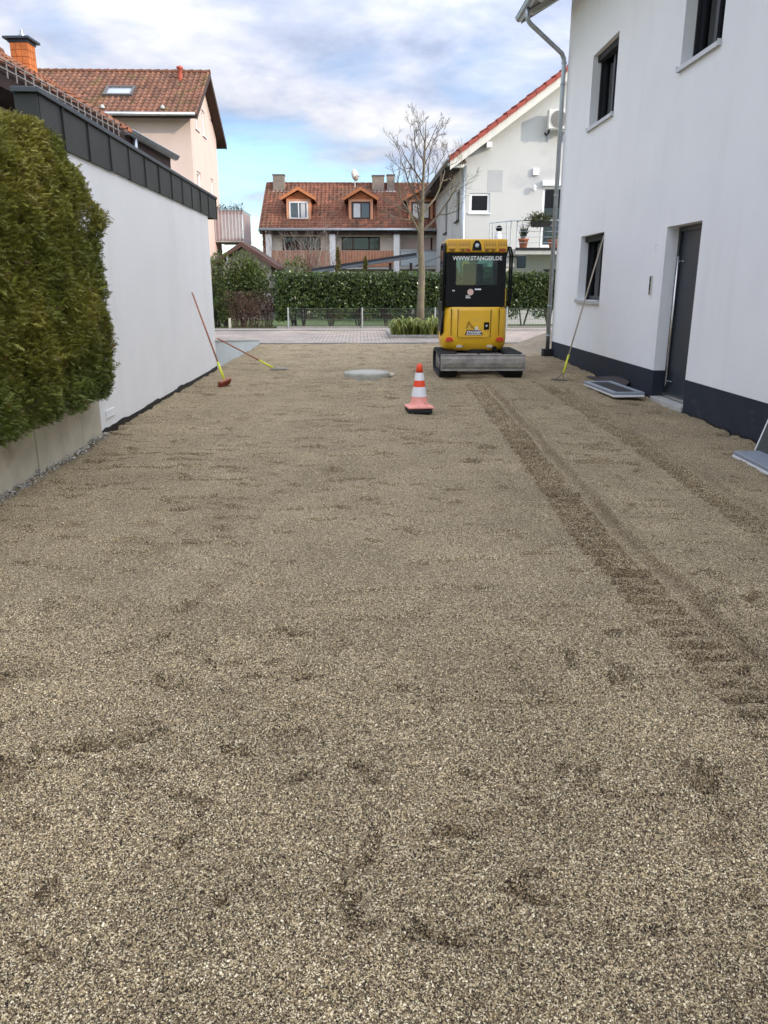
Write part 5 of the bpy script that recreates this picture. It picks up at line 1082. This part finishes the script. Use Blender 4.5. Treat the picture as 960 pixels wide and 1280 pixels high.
# ------------------------------------------------------------------ excavator
def build_excavator():
    e = thing('mini_excavator', 'yellow and black mini excavator parked with its rear to the yard', 'excavator', (2.10, 13.40, 0), rotz=R(-1.0))
    P = lambda name, mb, m, par=e, **k: obj(name, mb, m, par, world=False, **k)
    # rubber tracks: stadium loop with lugs
    for sx in (-1, 1):
        xc = sx*.575; w = .155; y0, y1, r = .30, 1.52, .20; loop = []; n = 12
        for i in range(n+1): q = math.pi/2+math.pi*i/n; loop.append((y0+r*math.cos(q), .205+r*math.sin(q)))
        for i in range(n+1): q = -math.pi/2+math.pi*i/n; loop.append((y1+r*math.cos(q), .205+r*math.sin(q)))
        mb = MB(); m = len(loop)
        inn = [(y0+(y-y0)*.86 if y < y0 else (y1+(y-y1)*.86 if y > y1 else y), .205+(z-.205)*.86) for y, z in loop]
        for x in (xc-w, xc+w):
            mb.v += [(x,y,z) for y,z in loop]; mb.v += [(x,y,z) for y,z in inn]
        for i in range(m):
            j = (i+1) % m; mb.f += [(i,j,2*m+j,2*m+i),(m+i,3*m+i,3*m+j,m+j),(i,m+i,m+j,j),(2*m+i,2*m+j,3*m+j,3*m+i)]
        tr = P('track', mb, M_black); tot = 0; lg = MB(); per = []
        for i in range(m):
            a, b = Vector(loop[i]), Vector(loop[(i+1)%m]); L_ = (b-a).length
            if L_ < 1e-4: continue
            k = max(1, int(round(L_/.085)))
            for q in range(k):
                c = a.lerp(b, (q+.5)/k); d = (b-a).normalized(); nn = Vector((d.y,-d.x)); nn = nn if (c-Vector((.9,.205))).dot(nn) > 0 else -nn
                M = Matrix(((1,0,0,xc),(0,d.x,nn.x,c.x),(0,d.y,nn.y,c.y),(0,0,0,1))); lg.box(-w+.01,w-.01,-.02,.02,-.005,.022,M)
        P('tread_lugs', lg, M_black, tr)
        for (yy, rr, nm) in ((y0,.155,'idler'),(y1,.16,'sprocket')):
            P(nm, MB().lathe([(.05,-.10),(rr,-.10),(rr,.10),(.05,.10)], (0,0,0), 20).xform(Matrix.Translation((xc,yy,.205)) @ Euler((0,R(90),0)).to_matrix().to_4x4()), M_dust, tr)
        for yy in (.56,.83,1.10,1.34): P('roller', MB().lathe([(.02,-.09),(.07,-.09),(.07,.09),(.02,.09)], (0,0,0), 14).xform(Matrix.Translation((xc,yy,.12)) @ Euler((0,R(90),0)).to_matrix().to_4x4()), M_dust, tr)
        P('track_frame', MB().box(xc-.10,xc+.10,.36,1.46,.16,.27), M_dust, tr, bevel=.01)
    P('undercarriage', MB().box(-.43,.43,.55,1.35,.20,.38), M_dust, bevel=.02)
    P('turntable', MB().lathe([(.34,0),(.34,.08),(.31,.08),(.31,.12)], (0,.95,.37), 28), M_black)
    # dozer blade: slightly curved plate with ribs, end plates and arms
    bl = MB(); prof = [(.020,.150),(-.012,.20),(-.022,.27),(-.015,.34),(.012,.395)]; bk = [(y+.018,z) for y,z in prof]
    for x in (-.715,.735): bl.v += [(x,y,z) for y,z in prof]+[(x,y,z) for y,z in bk]
    k = len(prof); q = 2*k
    for i in range(k-1): bl.f += [(i,i+1,q+i+1,q+i),(k+i,q+k+i,q+k+i+1,k+i+1),(i,k+i,k+i+1,i+1),(q+i,q+i+1,q+k+i+1,q+k+i)]
    bl.f += [(0,q,q+k,k),(k-1,2*k-1,q+2*k-1,q+k-1)]
    bld = P('dozer_blade', bl, M_dust)
    P('cutting_edge', MB().box(-.72,.74,.008,.03,.135,.19), mat('worn_steel', (.36,.35,.33), .45, .25, 9, metal=.6), bld); P('top_lip', MB().box(-.715,.735,.0,.05,.392,.412), M_dust, bld, bevel=.004)
    for x in (-.715,.725): P('end_plate', MB().prism([(x,-.02,.14),(x,.16,.17),(x,.14,.38),(x,0,.405)], (.012,0,0)), M_dust, bld)
    for x in (-.36,.36): P('blade_arm', MB().prism([(x-.04,.04,.22),(x-.04,.75,.22),(x-.04,.75,.33),(x-.04,.04,.36)], (.08,0,0)), M_dust, bld)
    P('blade_ram', MB().tube([(.0,.06,.30),(.0,.55,.36)], .035, 12), M_steel, bld)
    # upper body: rounded counterweight
    def outline(w, yb, c, z): # plan outline of the rear, open towards the front
        return [(-w,1.35,z),(-w,yb+c,z),(-w+c*.25,yb+c*.42,z),(-w+c*.75,yb+c*.10,z),(-w+c*1.4,yb,z),(w-c*1.4,yb,z),(w-c*.75,yb+c*.10,z),(w-c*.25,yb+c*.42,z),(w,yb+c,z),(w,1.35,z)]
    rings = [(.50,.66,.24,.43),(.555,.615,.22,.47),(.575,.585,.20,.56),(.58,.575,.19,.66),(.578,.58,.19,.95),(.570,.60,.19,1.13),(.545,.64,.19,1.185)]
    cw = MB(); m = 10
    for r in rings: cw.v += outline(r[0]-.045 if False else r[0], r[1], r[2], r[3])
    for i in range(len(rings)-1):
        for j in range(m-1): a = i*m+j; cw.f.append((a,a+1,a+1+m,a+m))
        a = i*m; cw.f.append((a+m-1,a,a+m,a+2*m-1))
    cw.f.append(tuple(range(m-1,-1,-1))); z = (len(rings)-1)*m; cw.f.append(tuple(range(z,z+m)))
    cw.v = [(x-.075,y,zz) for x,y,zz in cw.v]
    body = P('counterweight', cw, M_yellow, smooth=True, bevel=.0)
    em = body.modifiers.new('edges', 'EDGE_SPLIT'); em.split_angle = R(38)
    ox = -.075
    P('service_door', MB().prism([(ox-.29,.572,.665),(ox+.22,.572,.665),(ox+.25,.574,.70),(ox+.27,.585,1.13),(ox-.27,.585,1.13),(ox-.30,.574,.70)], (0,.02,0)).xform(Matrix.Translation((0,-.016,0))), M_yellow, body, bevel=.005)
    gm = mat('panel_gap', (.03,.018,.004), .8)
    P('panel_gap', MB().box(ox-.305,ox+.265,.5785,.59,.652,.662).box(ox-.312,ox-.302,.5735,.60,.66,1.15).box(ox+.272,ox+.282,.5735,.60,.66,1.15).box(ox+.42,ox+.430,.586,.64,.70,1.16).box(ox-.43,ox-.42,.586,.64,.70,1.16), gm, body)
    for s in (-1,1):
        P('tail_lamp', MB().prism([(ox+s*.45-.075,.575,.595),(ox+s*.45+.075,.60 if s > 0 else .60,.595),(ox+s*.45+.05,.60,.665),(ox+s*.45-.05,.585,.665)], (0,.06,0)).xform(Matrix.Translation((0,-.012,0))), M_redlamp, body, bevel=.006)
        P('tie_down', MB().box(ox+s*.27-.05,ox+s*.27+.05,.572,.60,.49,.53), mat('decal_grey', (.55,.52,.45), .6), body)
    P('exhaust', MB().lathe([(.045,0),(.045,.03)], (0,0,0), 16).xform(Matrix.Translation((ox+.36,.60,.465)) @ Euler((R(90),0,0)).to_matrix().to_4x4()), M_blackp, body)
    P('lock', MB().box(ox+.155,ox+.245,.548,.56,.80,.93), M_blackp, body, bevel=.004); P('lock_key', MB().lathe([(.02,0),(.02,.008)], (0,0,0), 12).xform(Matrix.Translation((ox+.20,.548,.868)) @ Euler((R(90),0,0)).to_matrix().to_4x4()), M_steel, body)
    # firm's sticker: dark trapezoid plate with its name, a small digger arm above
    yb = .5545
    stk = P('sticker', MB().prism([(ox-.185,yb,.705),(ox+.145,yb,.705),(ox+.105,yb,.79),(ox-.145,yb,.79)], (0,.002,0)), M_maroon, body)
    Mt = Matrix.Translation((ox-.02,yb-.002,.752)) @ Euler((R(90),0,0)).to_matrix().to_4x4(); link('lettering', text_mesh('STANGER', .060, Mt, shear=.25, bold=.0022), M_text, stk)
    P('sticker_line', MB().box(ox-.155,ox+.12,yb-.002,yb+.001,.712,.722), M_text, stk)
    P('sticker_arm', MB().tube([(ox-.02,yb-.001,.80),(ox-.12,yb-.001,.92),(ox-.145,yb-.001,.83)], .010, 6, sy=.2), M_gold, stk); P('sticker_arm_edge', MB().tube([(ox-.0,yb+.001,.80),(ox-.118,yb+.001,.945),(ox-.165,yb+.001,.82)], .013, 6, sy=.1), M_maroon, stk)
    P('sticker_bucket', MB().prism([(ox-.155,yb-.003,.795),(ox-.09,yb-.003,.795),(ox-.07,yb-.003,.845),(ox-.15,yb-.003,.86)], (0,.003,0)), M_gold, stk); P('sticker_cab', MB().box(ox+.0,ox+.045,yb-.003,yb,.81,.85).box(ox-.03,ox+.075,yb-.003,yb,.792,.803), M_text, stk)
    # cab: floor skirt, pillars, roof
    cab = P('cab', MB().box(-.60,.45,.676,1.72,1.186,1.56), M_blackp, bevel=.03)
    pl = MB(); z0, z1 = 1.54, 2.10
    for (x,y) in ((-.555,.71),(.405,.71),(-.555,1.66),(.405,1.66)): pl.box(x-.045,x+.045,y-.04,y+.04,z0,z1)
    pl.box(-.60,.45,.672,.735,2.045,2.10); pl.box(-.52,-.425,.675,.70,1.55,2.06).box(.30,.37,.675,.70,1.55,2.06).box(-.60,.45,1.63,1.70,2.04,2.10)
    P('pillars', pl, M_blackp, cab, bevel=.008)
    P('rear_window', MB().box(-.43,.31,.684,.690,1.555,2.05), M_glassC, cab); P('front_window', MB().box(-.51,.36,1.655,1.66,1.3,2.06), M_glassC, cab); P('side_window', MB().box(.424,.430,.75,1.62,1.56,2.06), M_glassC, cab); P('rear_window_shade', MB().box(-.60,.45,.668,.6735,1.19,1.56), M_blackp, cab)
    # roof, perforated guard look
    rm = bpy.data.materials.new('roof_mesh'); rm.use_nodes = True; nt = rm.node_tree; N = nt.nodes; L = nt.links; b = N['Principled BSDF']; b.inputs['Roughness'].default_value = .45
    tc = N.new('ShaderNodeTexCoord'); v = N.new('ShaderNodeTexVoronoi'); v.inputs['Scale'].default_value = 38; v.inputs['Randomness'].default_value = 0; L.new(tc.outputs['Object'], v.inputs['Vector'])
    cr = N.new('ShaderNodeValToRGB'); L.new(v.outputs['Distance'], cr.inputs[0]); cr.color_ramp.elements[0].position = .34; cr.color_ramp.elements[0].color = (.17,.085,.01,1); cr.color_ramp.elements[1].position = .42; cr.color_ramp.elements[1].color = (.60,.31,.015,1); L.new(cr.outputs[0], b.inputs['Base Color'])
    rf = MB().prism([(-.60,.63,2.105),(.45,.63,2.105),(.45,.60,2.16),(.445,.64,2.325),(-.595,.64,2.325),(-.60,.60,2.16)], (0,1.12,0)); roof = P('roof', rf, M_yellow, cab, bevel=.02)
    for (x0,x1) in ((-.585,-.44),(-.40,-.205),(.045,.25),(.29,.435)): 
        P('vent_panel', MB().prism([(x0,.603,2.165),(x1,.603,2.165),(x1,.634,2.30),(x0,.634,2.30)], (0,.02,0)).xform(Matrix.Translation((0,-.012,0))), rm, roof)
    for (x0,x1,mm) in ((-.55,-.47,M_blackp),(-.36,-.30,M_blackp),(-.27,-.19,M_redlamp),(.06,.13,M_blackp),(.17,.24,M_blackp),(.30,.42,M_redlamp)): P('reflector', MB().prism([(x0,.606,2.115),(x1,.606,2.115),(x1-.01,.602,2.155),(x0+.01,.602,2.155)], (0,.02,0)).xform(Matrix.Translation((0,-.006,0))), mat('perforation', (.22,.105,.012), .6) if mm is M_blackp else mat('perforation_red', (.34,.06,.015), .6), roof)
    wl = P('work_lamp', MB().prism([(-.165,.585,2.135),(-.0,.585,2.135),(-.015,.59,2.24),(-.055,.60,2.30),(-.11,.60,2.30),(-.15,.59,2.24)], (0,.05,0)), M_blackp, roof, bevel=.008); P('lamp_lens', MB().lathe([(.036,0),(.030,.012),(.01,.016)], (0,0,0), 16).xform(Matrix.Translation((-.082,.586,2.215)) @ Euler((R(90),0,0)).to_matrix().to_4x4()), mat('lens', (.55,.57,.60), .15), wl)
    # stickers in the rear window
    Mt = Matrix.Translation((-.06,.6655,2.005)) @ Euler((R(90),0,0)).to_matrix().to_4x4(); link('window_lettering', text_mesh('WWW.STANGER.DE', .094, Mt, bold=.0022), M_text, cab)
    y = .6665; st = MB().lathe([(.055,0),(.055,.0012)], (0,0,0), 20).xform(Matrix.Translation((-.165,y,1.44)) @ Euler((R(90),0,0)).to_matrix().to_4x4()); P('round_sticker', st, M_blush, cab); P('sticker_strip', MB().box(-.09,.02,y-.001,y+.001,1.475,1.50), M_text, cab)
    for (x0, z0, ws) in ((-.245,1.362,(.02,.012,.022)),(-.245,1.335,(.016,.02,.012,.02)),(-.485,1.455,(.018,.018))):
        sm = MB(); x = x0
        for w_ in ws: sm.box(x,x+w_,y-.001,y+.001,z0,z0+.02); x += w_+.005
        P('small_sticker', sm, M_text, cab)
    # seat and controls seen through the glass
    P('seat', MB().box(-.30,.10,.95,1.35,1.42,1.54).box(-.28,.08,.86,.97,1.50,1.92).box(-.18,-.02,.87,.95,1.92,2.02), mat('seat_cloth', (.03,.03,.033), .8), cab, bevel=.04)
    for x in (-.34,.14): P('control_lever', MB().tube([(x,1.42,1.45),(x,1.44,1.78)], .012, 8).lathe([(.02,0),(.028,.05),(.02,.1)], (x,1.44,1.76), 10), M_blackp, cab)
    # open door folded back along the left side, tubular rails on the right
    d = MB(); pts = [(-.640,.66,1.12),(-.645,.64,1.9),(-.640,.66,2.12),(-.625,.74,2.23),(-.62,.95,2.26),(-.62,1.35,2.26),(-.62,1.45,2.18),(-.62,1.47,1.2),(-.62,1.40,.74),(-.655,.78,.70),(-.66,.68,.78),(-.64,.66,1.12)]
    d.tube(pts, .024, 8); dd = P('cab_door', d, M_blackp, cab, smooth=True); P('door_glass', MB().box(-.636,-.630,.70,1.43,1.3,2.20), M_glassC, dd); P('door_panel', MB().box(-.665,-.625,.68,1.42,.74,1.28), M_blackp, dd, bevel=.01)
    for y0_ in (.80,1.02): P('hand_rail', MB().tube([(.46,y0_,2.05),(.49,y0_,2.20),(.54,y0_+.02,2.19),(.575,y0_+.03,2.08),(.58,y0_+.03,1.3),(.55,y0_+.03,1.2)], .018, 8), M_blackp, cab, smooth=True)
    mr = P('mirror', MB().box(.76,.93,1.38,1.42,1.86,2.08), mat('mirror_back', (.035,.06,.065), .25), cab, bevel=.015); P('mirror_arm', MB().tube([(.45,1.35,2.02),(.62,1.38,2.06),(.78,1.40,2.05)], .010, 6), M_blackp, mr)
    P('side_cover', MB().box(.46,.50,.85,1.60,1.19,1.5), M_yellow, body, bevel=.015)
    # boom, stick and bucket folded in front of the machine
    bm = P('boom', MB().prism([(-.10,1.5,.62),(-.10,2.15,1.75),(-.10,2.75,2.0),(-.10,2.78,1.88),(-.10,2.25,1.60),(-.10,1.72,.60)], (.16,0,0)), M_yellow, bevel=.02)
    P('boom_ram', MB().tube([(-.02,1.65,.60),(-.02,2.25,1.45)], .04, 12), M_steel, bm); P('stick', MB().prism([(-.085,2.66,2.02),(-.085,2.84,2.02),(-.085,2.56,.72),(-.085,2.46,.72)], (.13,0,0)), M_yellow, bm, bevel=.015)
    P('bucket', MB().prism([(-.28,2.50,.70),(-.28,2.60,.35),(-.28,2.40,.10),(-.28,2.10,.10),(-.28,2.05,.16),(-.28,2.30,.22),(-.28,2.38,.66)], (.56,0,0)), M_dust, bm)
    P('swing_bracket', MB().box(-.14,.12,1.38,1.72,.46,.70), M_yellow, bevel=.02)
build_excavator()

# ------------------------------------------------------------------ small things in the yard
def build_cone():
    x, y = .735, 9.72; c = thing('traffic_cone', 'red and white traffic cone with black base on the gravel', 'traffic cone', (x,y,gz_(x,y)-.004), rotz=R(7))
    P = lambda n, mb, m, par=c, **k: obj(n, mb, m, par, world=False, **k)
    P('base', MB().box(-.155,.145,-.15,.15,.0,.055), M_black, bevel=.012); s = P('skirt', MB().prism([(-.165,-.155,.057),(.165,-.155,.057),(.165,.155,.057),(-.165,.155,.057)], (0,0,.025)), M_conP, bevel=.01)
    cz = [.082,.20,.32,.40,.495,.60]; rr = lambda z: .118-(.118-.030)*(z-.082)/(.60-.082); ms = [M_conP,M_conW,M_conR,M_conW,M_conR]
    for i in range(5):
        pr = [(rr(cz[i]),cz[i]),(rr(cz[i+1]),cz[i+1])]
        if i == 0: pr = [(.150,.083),(.128,.097)]+[(rr(.12),.12),(rr(.20),.20)]
        if i == 4: pr = pr+[(.022,.603),(.020,.56)]
        if i in (1,3): pr = [(r+.0012,z) for r,z in pr]
        P('cone_shell' if i in (0,2,4) else 'reflective_band', MB().lathe(pr, (0,0,0), 28, cap=(i == 4)), ms[i], smooth=True)
build_cone()
def build_manhole():
    x, y = .11, 13.85; m = thing('manhole_ring', 'round concrete manhole ring standing out of the gravel', 'manhole', (x,y,gz_(x,y)))
    obj('ring', MB().lathe([(.40,-.1),(.41,.05),(.40,.070),(.385,.080),(.33,.080),(.33,.055)], (0,0,0), 48, cap=False), mat('ring_concrete', (.34,.33,.27), .92, .2, 6, .003, 80), m, world=False, smooth=True).modifiers.new('e', 'EDGE_SPLIT').split_angle = R(40)
    obj('lid', MB().lathe([(.327,.03),(.327,.074),(.31,.082),(.02,.086)], (0,0,0), 40), mat('lid_concrete', (.42,.40,.34), .9, .12, 7, .002, 80), m, world=False)
    obj('lug', MB().box(.38,.49,-.06,.05,.0,.055), M_conc, m, world=False, bevel=.012)
build_manhole()
def stick(name, parent, a, b, r, m, n=10): return obj(name, MB().tube([a, ((a[0]+b[0])/2,(a[1]+b[1])/2,(a[2]+b[2])/2), b], [r*.95,r,r*.9], n), m, parent, smooth=True)
def lerp(a, b, t): return tuple(a[i]+(b[i]-a[i])*t for i in range(3))
def build_tools():
    # broom against the garage wall
    a = (-2.19,12.52,.10); b = (-2.745,13.17,1.44); t = thing('broom', 'broom with red bristles and yellow socket leaning on the garage wall', 'broom', (-2.19,12.5,0))
    stick('handle', t, lerp(a,b,.12), b, .014, M_handleR); stick('socket', t, a, lerp(a,b,.20), .020, M_lime)
    M = Matrix.Translation((-2.185,12.50,.055)) @ Euler((R(18),R(-8),R(62))).to_matrix().to_4x4(); obj('head', MB().box(-.14,.14,-.028,.028,.025,.055,M), M_handleR, t, bevel=.006)
    br = MB()
    for i in range(15):
        for j in range(3): x = -.13+i*.0186; y = -.02+j*.02; br.prism([M @ Vector(q) for q in ((x-.007,y-.007,.026),(x+.007,y-.007,.026),(x+.007,y+.007,.026),(x-.007,y+.007,.026))], M.to_3x3() @ Vector((random.uniform(-.006,.006),random.uniform(-.012,.012),-.07)))
    obj('bristles', br, M_bristle, t)
    # levelling rake lying with its head on the gravel
    a = (-1.66,14.90,.045); b = (-2.735,15.13,.585); t = thing('levelling_rake', 'wide flat rake with yellow socket propped on the low wedge wall', 'rake', (-1.6,14.9,0))
    stick('handle', t, lerp(a,b,.15), b, .014, M_handleR); stick('socket', t, a, lerp(a,b,.26), .019, M_lime)
    M = Matrix.Translation((-1.56,14.87,.03+gz_(-1.56,14.87))) @ Euler((R(8),0,R(-6))).to_matrix().to_4x4(); obj('head', MB().box(-.16,.16,-.045,.045,-.012,.012,M), M_dust, t, bevel=.003); obj('bracket', MB().tube([a, tuple(M @ Vector((-.04,0,.012)))], .012, 8), M_dust, t)
    # long rake against the house
    a = (3.50,13.34,.10); b = (4.325,14.33,2.40); t = thing('long_rake', 'long handled garden rake with lime socket leaning beside the house window', 'rake', (3.45,13.3,0))
    stick('handle', t, lerp(a,b,.06), b, .013, mat('alu_handle', (.33,.27,.20), .55, .15, 6)); stick('socket', t, a, lerp(a,b,.13), .019, M_lime)
    gz0 = gz_(3.42,13.3); hd = MB(); h0 = Vector((3.30,13.36,gz0+.03)); h1 = Vector((3.54,13.17,gz0+.03)); hd.tube([h0,h1], .010, 6)
    for i in range(9): p = h0.lerp(h1, i/8); hd.tube([p, p+Vector((-.02,-.01,-.045))], .005, 5)
    hd.tube([a, tuple(h0.lerp(h1,.25))], .006, 6).tube([a, tuple(h0.lerp(h1,.75))], .006, 6); obj('head', hd, mat('rake_iron', (.12,.11,.10), .6, .2, 20, metal=.4), t)
build_tools()
def build_panels():
    """grey framed covers lying by the house"""
    z = gz_(3.9,12.2); t = thing('framed_cover', 'two stacked grey frames with black mesh lying by the plinth', 'frame', (3.93,12.0,z), rotz=R(2))
    P = lambda n, mb, m, par=t, **k: obj(n, mb, m, par, world=False, **k)
    P('base_frame', MB().box(-.22,.24,-.72,.72,.004,.035), M_pvc, bevel=.005)
    def ring(x0,x1,y0,y1,z0,z1,w): return MB().box(x0,x1,y0,y0+w,z0,z1).box(x0,x1,y1-w,y1,z0,z1).box(x0,x0+w,y0+w,y1-w,z0,z1).box(x1-w,x1,y0+w,y1-w,z0,z1)
    f = P('frame', ring(-.225,.25,-.70,.74,.037,.075,.075), M_framegrey, bevel=.006); P('mesh', MB().box(-.15,.175,-.62,.66,.040,.060), mat('mesh_black', (.02,.02,.02), .8, .3, 60), f)
    # curled dark sheet of drainage membrane behind it
    c = MB(); n = 26; L0, L1 = 12.35, 14.1
    for i in range(n):
        s = i/(n-1); y = L0+(L1-L0)*s; hh = .17*math.sin(math.pi*min(1,(1-s)*.62+.12))**1.2*(1-s)**.55+.02; c.v += [(4.335,y,-.075+hh),(4.30,y,-.075+hh*.75),(4.22-.03*math.sin(s*3),y,-.045),(4.10-.10*(1-s)*math.sin(s*6+.5),y,-.045)]
    for i in range(n-1):
        for j in range(3): c.f.append((i*4+j,i*4+j+1,(i+1)*4+j+1,(i+1)*4+j))
    o = obj('membrane_sheet', c, mat('membrane_brown', (.028,.021,.019), .7, .25, 6, .004, 70), None, smooth=True); o.modifiers.new('t', 'SOLIDIFY').thickness = .006; tag(o, 'dark brown sheet of drainage membrane curling against the plinth', 'membrane')
    z = gz_(3.9,6.9); t = thing('framed_cover', 'grey ribbed frame panel lying at the right edge beside the plinth', 'frame', (3.92,6.62,z), rotz=R(-3)); P = lambda n, mb, m, par=t, **k: obj(n, mb, m, par, world=False, **k)
    P('base_frame', MB().box(-.26,.26,-.8,.80,.004,.030), M_pvc, bevel=.004); f = P('frame', MB().box(-.255,.255,-.8,.79,.032,.068), M_framegrey, bevel=.005)
    for i in range(7): P('rib', MB().box(-.235+i*.034,-.222+i*.034,-.78,.77,.069,.075), M_framegrey, f)
    P('red_strip', MB().box(-.262,-.2605,-.8,-.02,.006,.026), mat('red_tape', (.6,.10,.09), .6), t)
    zz = gz_(4.1,6.8)+.07; t = thing('leaning_panel', 'dark panel with pale edge leaning against the plinth at the right edge', 'panel', (4.0,6.86,zz)); P = lambda n, mb, m, par=t, **k: obj(n, mb, m, par, world=False, **k)
    M = Matrix.Translation((-.03,.0,.0)) @ Euler((0,R(17),0)).to_matrix().to_4x4(); P('sheet', MB().box(-.012,.012,-.6,.62,.006,.62,M), mat('panel_dark', (.035,.045,.045), .5, .1, 5)); P('edge_trim', MB().box(-.016,.016,.622,.640,.006,.62,M), M_pvc)
build_panels()
def build_sand():
    n = 44; V = []; F = []
    for i in range(n):
        for j in range(n):
            x = 3.0+i/(n-1)*3.6; y = 17.9+j/(n-1)*3.3; d = math.hypot((x-5.1)/1.5, (y-19.5)/1.25); z = .62*max(0,1-d)+.10*math.exp(-(((x-3.75)/.45)**2+((y-19.0)/.5)**2)); V.append((x,y,z-.012+.035*float(vnoise(np.array([x*3.]),np.array([y*3.]),81)[0])*min(1,z*6)))
    for i in range(n-1):
        for j in range(n-1): F.append((i*n+j,(i+1)*n+j,(i+1)*n+j+1,i*n+j+1))
    mb = MB(); mb.v, mb.f = V, F; o = obj('sand_pile', mb, mat('sand', (.30,.245,.17), .95, .15, 6, .01, 60), smooth=True); tag(o, 'low heap of tan sand by the far corner of the white house', 'sand', kind='stuff')
build_sand()
